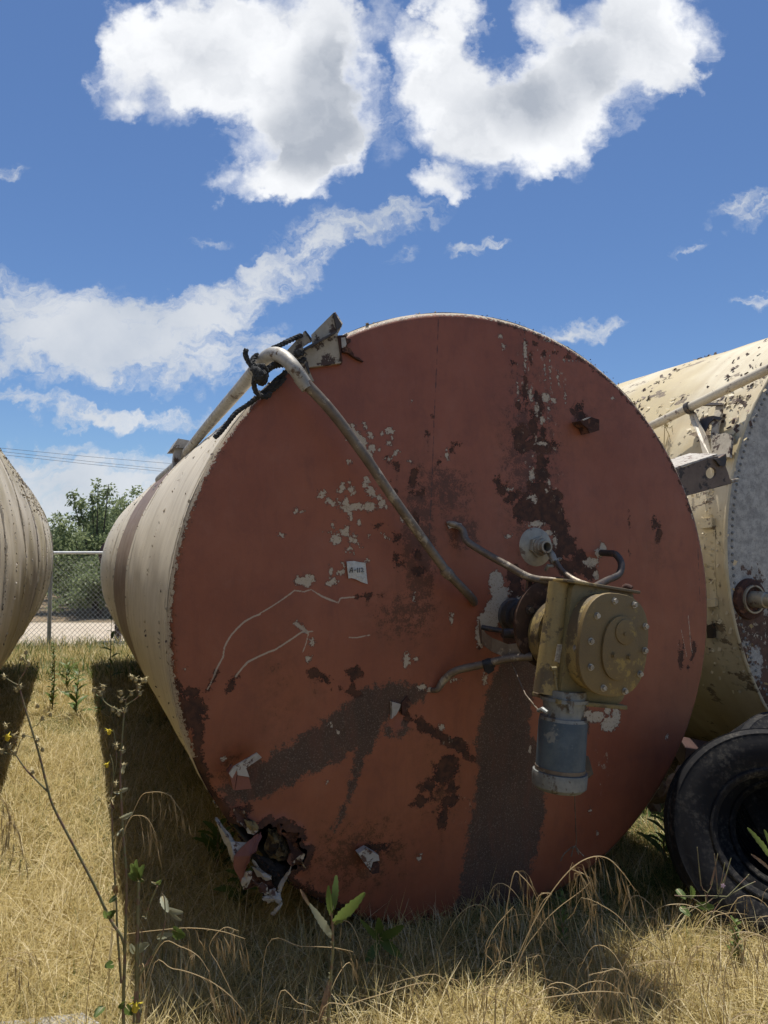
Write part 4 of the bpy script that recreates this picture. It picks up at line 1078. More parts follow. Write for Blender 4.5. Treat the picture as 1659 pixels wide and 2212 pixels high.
# big flange disc, shaft and seal
DC = P(1203, 1348, .34)
b = MB(); b.rev(DC + np.array([0, .03, 0]), rc, [(0, .05), (0, .203), (.022, .205), (.024, .05)], seg=56, caps=False); fl = b.build('mounting_flange', M['disc'], red_tank, smooth=True)
for k in range(6):
    a_ = k * math.pi / 3 + .6
    hexbolt(DC + np.array([.15 * math.cos(a_), -.006 + .012, .15 * math.sin(a_)]), M['dark_steel'], fl, .014, .014, rc)
SC = S(1105, 1328)
b = MB(); b.rev(np.array([SC[0], -.03, SC[2]]), rc, [(0, .085), (.02, .085), (.03, .07), (.07, .07), (.075, .055), (.10, .055), (.105, .064), (.125, .064), (.13, .05), (.34, .05)], seg=32); b.build('shaft_housing', M['dark_steel'], red_tank, smooth=True)
# reaction frame: straps and struts
b = MB(); b.prism([P(*cG(*p), .30) for p in ((715, 500), (742, 510), (700, 760), (668, 980), (652, 975), (690, 700))], (0, .02, 0)); b.build('strap', M['disc'], red_tank)
stp = [P(*p, n_) for p, n_ in (((1036, 1352), .10), ((1040, 1375), .14), ((1062, 1392), .2), ((1098, 1407), .27), ((1130, 1404), .31), ((1166, 1396), .34))]
b = MB()
hw = [np.array([0, 0, .030])] * 6
for i in range(5):
    a_, c_ = stp[i], stp[i + 1]
    b.prism([a_ - hw[i], c_ - hw[i + 1], c_ + hw[i + 1], a_ + hw[i]], (0, .008, 0))
b.build('bent_strap', M['pipe_bare'], red_tank)
hexbolt(P(1160, 1399, .35), M['dark_steel'], red_tank, .016, .012)
b = MB(); b.tube([P(1040, 1355, .1), P(1080, 1362, .15), P(1115, 1372, .22)], .012, seg=10); b.tube([P(1086, 1368, .19), P(1118, 1368, .21)], [.022, .022], seg=12); b.build('grease_line', M['dark_steel'], red_tank, smooth=True)
arm = [tubeP('torque_arm', [S(968, 1130, .005), S(985, 1134, .03), P(1000, 1146, .08), P(1008, 1168, .11), P(1040, 1190, .17), P(1095, 1221, .25), P(1146, 1248, .31), P(1200, 1256, .35)], [.012, .014, .0155, .0165, .0165, .0165, .0165, .0165], M['pipe_bare'])]
b = MB(); b.prism([S(*cG(*p), .012) for p in ((122, 105), (150, 118), (175, 110), (225, 118), (240, 150), (200, 160), (160, 150), (135, 160))], (0, .006, 0)); b.build('flattened_end', M['torn_white'], arm[0])
arm2 = tubeP('torque_arm', [S(1298, 1194, .0), P(1313, 1195, .08), P(1330, 1198, .14), P(1342, 1218, .18), P(1336, 1241, .2), P(1310, 1254, .25), P(1280, 1270, .33), P(1262, 1280, .36)], .0165, M['dark_steel'])
arm3 = tubeP('torque_arm', [S(933, 1491, .005), S(945, 1489, .03), P(958, 1470, .08), P(985, 1449, .12), P(1040, 1436, .19), P(1100, 1422, .28), P(1150, 1418, .34)], [.011, .013, .017, .017, .017, .017, .018], M['pipe_bare'])
b = MB(); b.tube([P(1044, 1436, .2), P(1056, 1433, .215), P(1068, 1431, .225)], [.021, .024, .02], seg=10)
b.prism([P(*p, .235) for p in ((1046, 1436), (1066, 1434), (1068, 1448), (1056, 1456), (1048, 1450))], (0, .01, 0)); b.build('tape_wrap', M['black'], arm3, smooth=True)
hose = tubeP('spray_hose', [P(1193, 1196, .10), P(1200, 1210, .14), P(1215, 1233, .2), P(1240, 1252, .28), P(1270, 1264, .36), P(1296, 1276, .44)], [.012, .011, .012, .013, .013, .013], M['pipe_bare'])
b = MB(); b.tube([P(1186, 1190, .10), P(1193, 1202, .13), P(1198, 1214, .15)], [.015, .018, .014], seg=10, sub=3); b.tube([P(1190, 1213, .14), P(1212, 1207, .15)], .008, seg=8); b.tube([P(1178, 1232, .1), P(1184, 1222, .12), P(1195, 1222, .13)], [.008, .01, .008], seg=8); b.build('valve', M['silver'], hose, smooth=True)
# silver inlet fitting
FC = S(1155, 1183)
b = MB(); b.rev(np.array([FC[0], FC[1] + .012, FC[2]]), rc, [(0, .098), (.016, .096), (.022, .085), (.03, .045), (.034, .0)], seg=44, caps=False); fit = b.build('inlet_fitting', M['silver'], red_tank, smooth=True)
fo = np.array([FC[0] + .004, FC[1] - .012, FC[2] + .004])
b = MB(); b.prism([fo + .052 * (math.cos(k * math.pi / 3 + .3) * np.array([1, 0, 0]) + math.sin(k * math.pi / 3 + .3) * np.array([0, 0, 1])) for k in range(6)], rc * .028); b.build('hex_nut', M['silver'], fit, bevel=.003)
b = MB(); b.rev(fo + rc * .028, rc, [(0, .04), (.01, .042), (.02, .036), (.03, .036), (.031, .030), (.055, .030), (.056, .021), (.01, .020)], seg=28, caps=False); b.build('spout', M['silver'], fit, smooth=True)
b = MB(); b.rev(fo + rc * .045, rc, [(0, .0205), (.001, .0205)], seg=20); b.build('bore', M['black'], fit)
# motor hanging under the gearbox
mt, mb_ = P(1219, 1506, .55), P(1207, 1704, .55)
md_ = (mb_ - mt); ML = np.linalg.norm(md_); md_ /= ML
b = MB(); b.rev(mt, md_, [(-.03, .085), (.0, .085), (.0, .095), (.014, .095), (.014, .085), (.055, .078), (.075, .080), (.076, .092), (.088, .094)], seg=44); mtop = b.build('motor', M['motor_grey'], red_tank, smooth=True)
b = MB(); b.rev(mt, md_, [(.088, .0935), (.10, .0955), (.30, .0965), (ML - .045, .0965)], seg=44, caps=False); b.build('motor_body', M['motor'], mtop, smooth=True)
b = MB(); b.rev(mt, md_, [(ML - .07, .097), (ML - .07, .106), (ML - .055, .108), (ML - .015, .106), (ML, .09), (ML + .004, .0)], seg=44, caps=False); b.build('motor_cap', M['motor_grey'], mtop, smooth=True)
b = MB(); b.rev(mt, md_, [(ML - .088, .0968), (ML - .087, .0985), (ML - .073, .0985), (ML - .072, .0968)], seg=44, caps=False); b.build('motor_ring', M['pipe_bare'], mtop, smooth=True)
b = MB(); b.prism([P(*p, .5) for p in ((1256, 1628), (1272, 1634), (1283, 1672), (1256, 1694))], (0, .11, 0)); b.build('terminal_box', M['dark_steel'], mtop, bevel=.004)
b = MB(); b.tube([P(1163, 1535, .56), P(1172, 1532, .60), P(1182, 1539, .62)], [.008, .01, .008], seg=8); b.build('clamp_ear', M['motor_grey'], mtop, smooth=True)
b = MB(); b.prism([P(*p, .64) for p in ((1228, 1520), (1240, 1520), (1240, 1542), (1230, 1542))], (0, .02, 0)); b.build('clamp_ear', M['motor_grey'], mtop, smooth=True)
b = MB(); b.tube([P(*cG(588, 1125), .27), P(1135, 1500, .42), P(1163, 1534, .57)], .0028, seg=6); b.build('guy_wire', M['pipe_bare'], mtop)
b = MB(); b.tube([P(1241, 1712, .08), P(1243, 1770, .06), P(1245, 1815, .055), P(1243, 1832, .06)], .002, seg=5)
b.tube([P(1211, 1860, .07), P(1218, 1845, .07), P(1240, 1828, .07), P(1252, 1840, .07), P(1262, 1850, .08)], .003, seg=5, sub=3); b.tube([P(1234, 1850, .08), P(1240, 1828, .08), P(1250, 1845, .08), P(1243, 1826, .08)], .003, seg=5, sub=3)
hung = b.build('hanging_wire', M['stalk'] if False else M['pipe_bare'], red_tank)

# ---- black rope tied round the vent pipe (a thing of its own)
def to_world(p):
    p = np.asarray(p, float)
    w = C + u_ax * p[0] + d_ax * p[1]; w[2] = p[2]
    return w
def rope(pts, r=.011, name='rope', parent=None):
    pth, _ = smooth_path([P(*c2(x_, y_), n_) for x_, y_, n_ in pts], r, 7)
    seglen = np.linalg.norm(np.diff(pth, axis=0), axis=1); L = np.concatenate([[0], np.cumsum(seglen)])
    m2 = max(int(L[-1] / .008), 6)
    pp = np.stack([np.interp(np.linspace(0, L[-1], m2), L, pth[:, k]) for k in range(3)], 1)
    b_ = MB()
    for s_ in range(3):                 # three strands, twisted
        q_ = []
        for i in range(m2):
            t = pp[min(i + 1, m2 - 1)] - pp[max(i - 1, 0)]; X, Y = frame_of(t)
            a_ = i * .008 / .045 * 2 * math.pi + s_ * 2.094
            q_.append(pp[i] + (X * math.cos(a_) + Y * math.sin(a_)) * r * .55)
        b_.tube(q_, r * .62, seg=5)
    return b_
def join(mbs):
    o_ = MB()
    for q_ in mbs: o_.add(q_.v, q_.f)
    return o_
root = empty('rope', tuple(to_world(P(*c2(310, 700), .0))))
tag(root, 'frayed black rope knotted round the bent vent pipe on top of the red tank', 'rope')
def rp(name, lists, r=.011):
    o_ = join([rope(l, r) for l in lists]); o_.v = [tuple(to_world(v)) for v in o_.v]
    ob = o_.build(name, M['rope'], None, smooth=True)
    ob.parent = root; ob.matrix_parent_inverse = Matrix.Translation(-Vector(root.location))
    return ob
rp('rope_tail', [[(175, 458, .05), (160, 500, .05), (185, 570, .05), (235, 640, .05), (290, 690, .07)]])
rp('rope_tail', [[(270, 740, .06), (255, 820, .06), (275, 910, .06), (330, 960, .06), (400, 965, .06), (430, 920, .06)]])
rp('rope_tail', [[(240, 620, -.02), (245, 560, -.04), (290, 515, -.06), (300, 520, -.06)]])
rp('knot', [[(240, 690, .07), (290, 640, .10), (350, 660, .11), (390, 720, .09), (360, 780, .1), (300, 800, .1), (280, 740, .12), (340, 700, .13), (370, 760, .12), (310, 790, .12), (270, 700, .11)],
            [(250, 660, .09), (310, 690, .13), (350, 740, .14), (300, 770, .13), (340, 640, .12), (385, 690, .1)], [(290, 780, .09), (330, 820, .09), (370, 800, .1), (350, 700, .12)]], .013)
rp('rope_line', [[(360, 690, .08), (420, 650, .08), (480, 615, .06), (560, 600, .03), (640, 560, .05), (720, 500, .06), (790, 480, .06)],
                 [(380, 700, .06), (470, 640, .04), (600, 620, .02), (700, 600, .05), (780, 580, .06), (800, 550, .06)], [(455, 445, .0), (520, 420, -.02), (620, 370, -.03), (740, 315, -.04), (760, 305, -.05)],
                 [(700, 500, .07), (740, 475, .08), (790, 490, .07), (720, 520, .08)]])
rp('rope_line', [[(400, 900, .04), (480, 820, .03), (540, 760, .02), (600, 700, .03)], [(330, 940, .03), (420, 870, .03), (500, 780, .02), (580, 720, .02), (590, 690, .02)], [(360, 960, .03), (450, 900, .03), (520, 840, .03), (590, 760, .03)],
                 [(330, 950, .03), (270, 990, .02), (180, 1060, .012), (100, 1110, .01), (40, 1165, .01), (-90, 1330, .01), (-170, 1410, .005)]], .010)

# ------------------------------------------------------------------ left tank
LZ, LR, LX = 1.60, 1.62, -1.925
def axis_world(l, a, z=0.0):
    w = u_ax * l + d_ax * a
    return (w[0], w[1], z)
left_tank = empty('storage_tank', axis_world(LX, 0.2), TH)
tag(left_tank, 'cream tank with yellowish flaking rings of paint, at the left edge of the picture', 'tank')
LL = 11.6
shell('shell', LR, LZ, 0, 0.0, LL, M['shell_left'], left_tank, nseg=260, ny=200, rough=0.003)
for k_, (y_, th_) in enumerate(((2.6, .008), (3.7, .010), (5.2, .010), (7.0, .010), (9.0, .010), (LL - .03, .012))):
    ring('ring_band', y_, y_ + .03, LR - .002, th_, M['shell_left'], left_tank, zc=LZ, n=260, rag=.0022)
for s_, e_ in ((0.0, -1), (LL, 1)):
    b = MB(); b.rev((0, s_, LZ), (0, e_, 0), [(0, LR), (.10, LR * .8), (.16, .3), (.165, 0.02)], seg=70); b.build('end_plate', M['shell_left'], left_tank, smooth=True)
flakes('paint_flakes', left_tank, M['torn_white'], LR, LZ, [2.5, 2.62, 3.0, 3.7, 3.78, 4.4, 5.2, 5.28, 6.0, 7.0, 7.1, 7.2, 8.0, 9.0, 9.1, 9.2, 9.3, 10.2, 11.0, 11.5], -1.1, 1.3, 200, 0.012, seed=21, spread=.015)
flakes('paint_flakes', left_tank, M['rust'], LR, LZ, [2.61, 3.71, 3.74, 5.22, 5.25, 7.02, 7.06, 9.05, 9.15, 9.25, 10.3, 11.55], -1.1, 1.3, 150, 0.012, seed=22, spread=.012)
flakes('paint_flakes', left_tank, M['cream_plate'], LR, LZ, [6.3, 6.8, 7.4, 7.8, 8.3, 8.8, 9.2, 9.6, 10.1, 10.6, 11.2], 0.3, 1.5, 130, 0.024, seed=23, spread=.09)
# ------------------------------------------------------------------ right tank
RZ, RR, RX, RA = 1.70, 1.667, 5.25, 3.30
right_tank = empty('storage_tank', axis_world(RX, RA), TH)
tag(right_tank, 'sunlit tank with peeling yellow cream sides and grey riveted end plate, at right edge', 'tank')
shell('shell', RR, RZ, 0, 0.0, 8.0, M['shell_right'], right_tank, nseg=260, ny=160, rough=0.003)
b = MB(); b.rev((0, 0.0, RZ), (0, -1, 0), [(0, RR - .004), (.004, RR - .01), (.010, RR - .06), (.03, RR * .6), (.05, RR * .3), (.055, 0.02)], seg=120); gf = b.build('end_plate', M['grey_face'], right_tank, smooth=True)
ring('rim_band', -.012, 0.01, RR - .004, .012, M['shell_right'], right_tank, zc=RZ, n=260, rag=.001)
b = MB(); b.rev((0, 8.0, RZ), (0, 1, 0), [(0, RR), (.12, RR * .8), (.2, .1)], seg=60); b.build('end_plate', M['shell_right'], right_tank, smooth=True)
# rivets along the rim: 300 are well beyond what shows, so one mesh datum is shared
rv = MB(); rv.rev((0, 0, 0), (0, -1, 0), [(0, .010), (.005, .009), (.008, .004)], seg=8)
r0 = rv.build('rivet', M['motor_grey'], right_tank, smooth=True)
k_ = 0
for ang in np.linspace(math.radians(128), math.radians(238), 74):
    o_ = r0 if k_ == 0 else r0.copy()
    if k_: COL.objects.link(o_); o_.parent = right_tank
    o_.location = ((RR - .045) * math.cos(ang), -.006, RZ + (RR - .045) * math.sin(ang))
    k_ += 1
def RP(px, py, off=0.0):
    """point on the plane of the right tank's end plate, in that tank's frame"""
    r = ray(px, py); o0 = np.array([0, 0, EYE]); base_ = np.array(axis_world(RX, RA))
    t = (-(o0 - base_) @ d_ax - off * 1.0) / (r @ d_ax) if False else ((base_ - o0) @ d_ax - off) / (r @ d_ax)
    p = o0 + t * r - base_
    return np.array([p @ u_ax, -off, p[2]])
hc = RP(1622, 1294, .03)
b = MB(); b.rev(hc, (0, -1, 0), [(-.02, .125), (.004, .12), (.012, .10), (.014, .10), (.016, .0)], seg=32, caps=False); hb = b.build('hub_ring', M['rust'], right_tank, smooth=True)
b = MB(); b.rev(hc, (0, -1, 0), [(.0, .085), (.03, .085), (.03, .075), (.012, .075), (.012, .0)], seg=32, caps=False); b.build('hub_collar', M['silver'], hb, smooth=True)
b = MB(); b.rev(hc, (0, -1, 0), [(0, .05), (.11, .048), (.115, .04), (.12, .04), (.16, .038)], seg=24); b.prism([hc + np.array([.028 * math.cos(k * math.pi / 3), -.16, .028 * math.sin(k * math.pi / 3)]) for k in range(6)], (0, -.02, 0)); b.build('plug', M['silver'], hb, smooth=True)
# flat welded blocks and strips on its flank
RXc = np.array(axis_world(RX, RA))
def on_right_shell(px, py, off=0.0):
    """back-project on to the barrel of the right tank (tank frame)"""
    r = ray(px, py); o0 = np.array([0, 0, EYE]) - np.array([RXc[0], RXc[1], 0])
    ol, od, oz = o0 @ u_ax, o0 @ d_ax, EYE - RZ
    rl, rd, rz_ = r @ u_ax, r @ d_ax, r[2]
    A2 = rl * rl + rz_ * rz_; B2 = 2 * (ol * rl + oz * rz_); C2 = ol * ol + oz * oz - (RR + off) ** 2
    D2 = max(B2 * B2 - 4 * A2 * C2, 0)
    t = (-B2 - math.sqrt(D2)) / (2 * A2)
    return np.array([ol + rl * t, od + rd * t, oz + rz_ * t + RZ])
def shell_plate(name, pts, th, mat, parent=right_tank):
    q_ = [on_right_shell(*p, 0.003) for p in pts]
    n_ = sum(q_) / len(q_); nr = np.array([n_[0], 0, n_[2] - RZ]); nr /= np.linalg.norm(nr)
    b_ = MB(); b_.prism(q_, nr * th); return b_.build(name, mat, parent)
pl1 = shell_plate('welded_block', [(1517, 1122), (1545, 1120), (1545, 1140), (1519, 1143)], .03, M['shell_right'])
shell_plate('welded_block', [(1528, 1294), (1552, 1292), (1551, 1308), (1528, 1311)], .03, M['shell_right'])
shell_plate('welded_block', [(1530, 1350), (1545, 1345), (1547, 1376), (1532, 1376)], .02, M['dark_steel'])
shell_plate('welded_strip', [(1533, 1144), (1546, 1144), (1548, 1292), (1536, 1294)], .008, M['shell_right'])
# rail pipe with its clamp and struts
def to_right(p):
    w = np.asarray(to_world(p)); v = w - np.array([RXc[0], RXc[1], 0])
    return np.array([v @ u_ax, v @ d_ax, w[2]])
def OR(px, py, off):
    """standing off the right barrel by off metres, on the sight line of a photograph point"""
    return on_right_shell(px, py, off)
def cS(x, y): return (1427.0 + .15 * x, 829.6 + .15 * y)
M['rail'] = worn('cream_rail_paint', (0.55, 0.49, 0.38), (0.45, 0.39, 0.30), (0.16, 0.11, 0.08), 8, 0.5, 0, 0.62)
ra0, ra1 = OR(1395, 926, .13), OR(1600, 826, .13)
ext_ = ra1 - ra0
b = MB(); b.tube([ra0 - ext_ * .15, ra0, ra0 + ext_ * .5, ra1, ra1 + ext_ * .3, ra1 + ext_ * .6], .030, seg=14); rail = b.build('hand_rail', M['rail'], right_tank, smooth=True)
q = OR(1488, 881, .13); qd = ext_ / np.linalg.norm(ext_)
b = MB(); b.rev(q, qd, [(-.02, .031), (-.018, .040), (0.01, .040), (.012, .031)], seg=20, caps=False)
b.build('clamp', M['dark_steel'], rail, smooth=True)
def strut(name, pts, off, th, mat):
    q_ = [OR(*p, off) for p in pts]
    cen_ = sum(q_) / len(q_); nr = np.array([cen_[0], 0, cen_[2] - RZ]); nr /= np.linalg.norm(nr)
    b_ = MB(); b_.prism(q_, -nr * th); return b_.build(name, mat, right_tank)
strut('rail_post', [cS(*p) for p in ((405, 430), (440, 385), (490, 400), (510, 470), (640, 740), (720, 1060), (620, 1060), (540, 740), (440, 560))], .09, .02, M['rail'])
strut('rail_post', [cS(*p) for p in ((800, 300), (895, 280), (860, 470), (820, 640), (815, 1060), (720, 1060), (722, 700), (740, 560))], .045, .015, M['cream_plate'])
strut('cross_bar', [cS(*p) for p in ((600, 268), (880, 270), (890, 300), (590, 300))], .06, .015, M['dark_steel'])
strut('torn_strip', [cS(*p) for p in ((560, 500), (640, 470), (760, 455), (880, 480), (850, 520), (770, 500), (700, 560), (640, 690), (560, 560))], .055, .006, M['dark_steel'])
strut('box_plate', [cS(*p) for p in ((740, 745), (935, 700), (1025, 745), (990, 1050), (740, 1050))], .06, .02, M['cream_plate'])
flk = flakes('paint_flakes', right_tank, M['disc'], RR, RZ, [0.05, .12, .25, .4, 1.2, 1.25, 2.4, 3.4, 3.5, 4.8], 1.5, 2.7, 40, 0.026, seed=31, spread=.05)
flakes('paint_flakes', right_tank, M['shell_right'], RR, RZ, [.06, .12, .2, .3, .5, .8, 1.1, 1.5], 2.4, 3.7, 90, 0.022, seed=32, spread=.08)
# dry grass sprouting between the tanks is added with the plants below

# ------------------------------------------------------------------ tyres
def make_tyre(name, label, loc, axis, Rt, Wd, spin=0.0):
    root_ = empty(name, loc)
    tag(root_, label, 'tyre', 'old tyres piled beside the red tank')
    k = Rt / .46; w = Wd / .26
    prof = [(-.085 * w, .245 * k), (-.108 * w, .262 * k), (-.112 * w, .275 * k), (-.104 * w, .283 * k), (-.118 * w, .31 * k), (-.128 * w, .36 * k), (-.124 * w, .40 * k), (-.116 * w, .425 * k), (-.118 * w, .432 * k), (-.104 * w, .448 * k), (-.085 * w, .455 * k)]
    tread = []
    for j in range(9):
        x0 = (-.078 + j * .0195) * w
        tread += [(x0, .457 * k), (x0 + .0125 * w, .458 * k), (x0 + .0135 * w, .446 * k), (x0 + .0185 * w, .446 * k)]
    prof = prof + tread + [(-a_, r_) for a_, r_ in reversed(prof)]
    inner = [(.080 * w, .25 * k), (.105 * w, .32 * k), (.10 * w, .40 * k), (.06 * w, .435 * k), (0, .44 * k), (-.06 * w, .435 * k), (-.10 * w, .40 * k), (-.105 * w, .32 * k), (-.080 * w, .25 * k), (-.085 * w, .245 * k)]
    b_ = MB(); ax = np.array(axis, float); ax /= np.linalg.norm(ax)
    b_.rev((0, 0, 0), ax, prof + inner, seg=90, caps=False)
    ob = b_.build('tyre_carcass', M['rubber'], root_, smooth=True)
    b_ = MB(); b_.rev((0, 0, 0), ax, [(.100 * w, .262 * k), (.112 * w, .268 * k), (.112 * w, .274 * k), (.100 * w, .278 * k)], seg=90, caps=False)
    b_.build('bead_ring', M['rubber'], root_, smooth=True)
    return root_
t1c = W(1668, 1802, 3.40)
t1 = make_tyre('old_tyre', 'big black tyre leaning back in the shade beside the red tank', tuple(t1c), (-.22, -.88, .30), .455, .26)
t2c = W(1745, 1745, 3.95)
make_tyre('old_tyre', 'worn grey tyre behind the big black tyre, its scuffed tread in the sun', tuple(t2c), (.30, -.75, .62), .50, .28)
t3c = W(1690, 1800, 3.66)
make_tyre('old_tyre', 'tyre lying inside and behind the front black tyre, seen through its hole', tuple(t3c), (-.30, -.85, .30), .40, .22)
# a dark beam and dry leaves in the gap between tank and tyre
b = MB(); q0, q1 = W(1470, 1625, 4.4), W(1640, 1650, 5.6); b.box((q0 + q1) / 2, (q1 - q0) / 2, (0.0, .06, 0.02), (0, -.02, .07)); o = b.build('timber_beam', M['brown_metal'], bevel=.01)
tag(o, 'dark old timber beam lying between the red tank and the right tank', 'beam')
r4 = random.Random(5)
for k in range(5):
    px, py = 1468 - 13 * k + r4.uniform(-8, 8), 1668 + 18 * k
    c_ = W(px, py, 3.75 + .1 * k)
    b = MB(); X = np.array([r4.uniform(-1, 1), r4.uniform(-.5, .5), r4.uniform(-.5, 1)]); X /= np.linalg.norm(X); Y = np.cross(X, (r4.uniform(-.3, .3), -1, r4.uniform(-.3, .3))); s_ = r4.uniform(.04, .07)
    vs = [c_ + X * a_ * s_ + Y * b_ * s_ + np.array([0, h_, 0]) * s_ for a_, b_, h_ in ((-1, 0, 0), (-.6, .5, .2), (0, .65, .1), (.6, .4, .2), (1.1, 0, 0), (.5, -.5, .25), (-.2, -.6, .15), (-.7, -.4, .2), (0, 0, -.15))]
    b.add(vs, [(i, (i + 1) % 8, 8) for i in range(8)])
    b.tube([c_ - X * s_, c_ - X * s_ * 1.8 + np.array([0, 0, -.02])], .003, seg=5)
    o = b.build('dead_leaf', M['dead']); tag(o, 'curled brown dead leaf, ' + ('topmost', 'second from the top', 'middle', 'second from the bottom', 'lowest')[k] + ' of those caught between red tank and tyre', 'leaf', 'dead leaves in the gap by the tyre')

# ------------------------------------------------------------------ fence, cables
FY = 12.9
fence = empty('chain_link_fence', (-5.8, FY, 0))
tag(fence, 'chain link fence with a bright top rail between the two nearer tanks', 'fence')
def fchild(b_, name, mat, smooth=True):
    b_.v = [(x_ + 5.8, y_ - FY, z_) for x_, y_, z_ in b_.v]
    return b_.build(name, mat, fence, smooth=smooth)
RAILZ = W(150, 1194, FY)[2]
b = MB(); b.tube([(-11, FY, RAILZ), (4, FY, RAILZ)], .027, seg=10); fchild(b, 'top_rail', M['fence_rail'])
for k, px in enumerate((-285, 108, 500, 890)):
    x_ = W(px, 1300, FY)[0]
    b = MB(); b.tube([(x_, FY, 0), (x_, FY, RAILZ + .03)], .034, seg=10); fchild(b, 'post', M['fence_steel'])
sp, wv, wf = .088, [], []
x0, x1, H = -9.6, -2.6, RAILZ - .06
cnt = 0
for sgn in (1, -1):
    for c_ in np.arange(x0 - H, x1 + H, sp):
        a_, b2 = c_, c_ + sgn * H
        zs = np.array([0.03, H]); xs = np.array([a_, b2])
        if max(a_, b2) < x0 or min(a_, b2) > x1: continue
        th = .0042
        for dx_, dy_ in ((-th, 0), (th, 0), (0, -th * 1.5)):
            wv += [(xs[0] + dx_ + 5.8, dy_ + sgn * .003, zs[0]), (xs[1] + dx_ + 5.8, dy_ + sgn * .003, zs[1])]
        i0 = cnt * 6
        for k in range(3):
            k2 = (k + 1) % 3
            wf.append((i0 + 2 * k, i0 + 2 * k2, i0 + 2 * k2 + 1, i0 + 2 * k + 1))
        cnt += 1
o = np_mesh('wire_mesh', np.array(wv), np.array(wf), M['fence_steel'], fence); o['kind'] = 'stuff'
for k, (a_, c_, lb) in enumerate((((-60, 962), (400, 1004), 'topmost of the three thin overhead cables in the sky at the left'),
                                  ((-60, 968), (400, 1018), 'middle of the three thin overhead cables in the sky at the left'),
                                  ((-60, 975), (400, 1023), 'lowest of the three thin overhead cables in the sky at the left'))):
    q0, q1 = W(*a_, 62), W(*c_, 75)
    ex = (q1 - q0)
    b = MB(); b.tube([q0 - ex * 1.5, q0 - ex * .5, q0, (q0 + q1) / 2 + (0, 0, -.06), q1, q1 + ex * .6, q1 + ex * 1.5], .016, seg=5)
    o = b.build('power_cable', M['cable']); tag(o, lb, 'cable')
b = MB(); c_ = W(228, 1168, 13.6)
b.rev(W(250, 1200, 13.9), (0, 1, 0), [(0, .30), (.02, .33), (.4, .33), (.42, .3)], seg=24); o = b.build('drum', M['brown_metal'], smooth=True)
b2_ = MB(); q = W(250, 1200, 13.9); b2_.box((q[0], q[1] + .2, (q[2] - .3) / 2), (.05, 0, 0), (0, .05, 0), (0, 0, (q[2] - .3) / 2)); s_ = b2_.build('stand', M['brown_metal'], o)
tag(o, 'dark brown round drum on a stand behind the fence, just left of the red tank', 'drum')

# ------------------------------------------------------------------ orchard trees
def leaf_cloud(centres, radii, n, size, r):
    """n drooping leaves round given centres"""
    k = r.choice(len(centres), n, p=radii ** 2.2 / (radii ** 2.2).sum())
    d = r.normal(0, 1, (n, 3)); d /= np.linalg.norm(d, axis=1)[:, None]
    p = centres[k] + d * (r.uniform(0, 1, n) ** .5)[:, None] * radii[k][:, None] * np.array([1, 1, .9])
    ax = r.normal(0, 1, (n, 3)); ax[:, 2] -= .6; ax /= np.linalg.norm(ax, axis=1)[:, None]
    sd = np.cross(ax, r.normal(0, 1, (n, 3))); sd /= np.linalg.norm(sd, axis=1)[:, None]
    L = size * r.uniform(.6, 1.4, n)[:, None]; w = L * .24
    v = np.stack([p, p + ax * L * .45 + sd * w, p + ax * L, p + ax * L * .45 - sd * w], 1).reshape(-1, 3)
    return v, np.arange(4 * n).reshape(n, 4), np.repeat(r.uniform(0, 1, n), 4)
def make_tree(label, base, h, rad, n, size, seed, sprigs=(), group='orchard trees beyond the dirt road'):
    r = np.random.default_rng(seed)
    root_ = empty('orchard_tree', tuple(base))
    tag(root_, label, 'tree', group)
    b_ = MB()
    b_.tube([(0, 0, -.05), (.03, .02, h * .12), (0, .04, h * .22)], [.11, .085, .08], seg=8)
    cs, rs = [], []
    for k in range(17):
        az = k * 2.4 + r.uniform(-.4, .4); el = r.uniform(.12, 1.35)
        L = h * r.uniform(.45, .82)
        e = np.array([math.cos(az) * math.cos(el) * rad * 1.3, math.sin(az) * math.cos(el) * rad * 1.3, min(h * .10 + L * math.sin(el) * 1.05, h * .95)])
        m_ = np.array([e[0] * .45, e[1] * .45, h * .22 + (e[2] - h * .22) * .6])
        b_.tube([(0, .04, h * .2), tuple(m_), tuple(e)], [.05, .03, .012], seg=6, sub=3)
        for t in (0.45, .6, .75, .9, 1.0):
            q_ = np.array([0, .04, h * .2]) * (1 - t) ** 2 + 2 * t * (1 - t) * m_ + t * t * e
            cs.append(q_ + r.normal(0, .12, 3) * rad); rs.append(rad * r.uniform(.16, .32))
    for (tip, rr0) in sprigs:
        tip = np.array(tip) - np.array(base)
        a0 = np.array([tip[0] * .4, tip[1] * .4, h * .45])
        b_.tube([(0, 0, h * .2), tuple(a0), tuple(tip)], [.04, .03, .010], seg=6, sub=3)
        for t in (.6, .7, .8, .88, .95, 1.0):
            cs.append(a0 + (tip - a0) * t + r.normal(0, .07, 3)); rs.append(rr0 * r.uniform(.6, 1.5))
    b_.build('trunk', M['bark'], root_, smooth=True)
    v, f, tt = leaf_cloud(np.array(cs), np.array(rs), n, size, r)
    v[:, 2] = np.maximum(v[:, 2], .15)
    o_ = np_mesh('crown', v, f, M['tree_leaf'], root_, attrs={'tint': tt})
    return root_
def gpt(px, y): 
    q_ = W(px, 1194, y); return np.array([q_[0], q_[1], 0])
make_tree('bushy orchard tree with two sprigs sticking up, right behind the fence between the tanks', gpt(208, 21.5), 3.25, 1.9, 26000, .11, 41,
          sprigs=[(W(158, 1066, 21.5), .16), (W(200, 1066, 21.5), .10), (W(212, 1048, 21.3), .16), (W(235, 1046, 21.3), .16), (W(172, 1085, 21.5), .22)])
make_tree('low bushy sapling against the fence line beside the big orchard tree', gpt(216, 19.3), 1.7, .8, 6000, .09, 40)
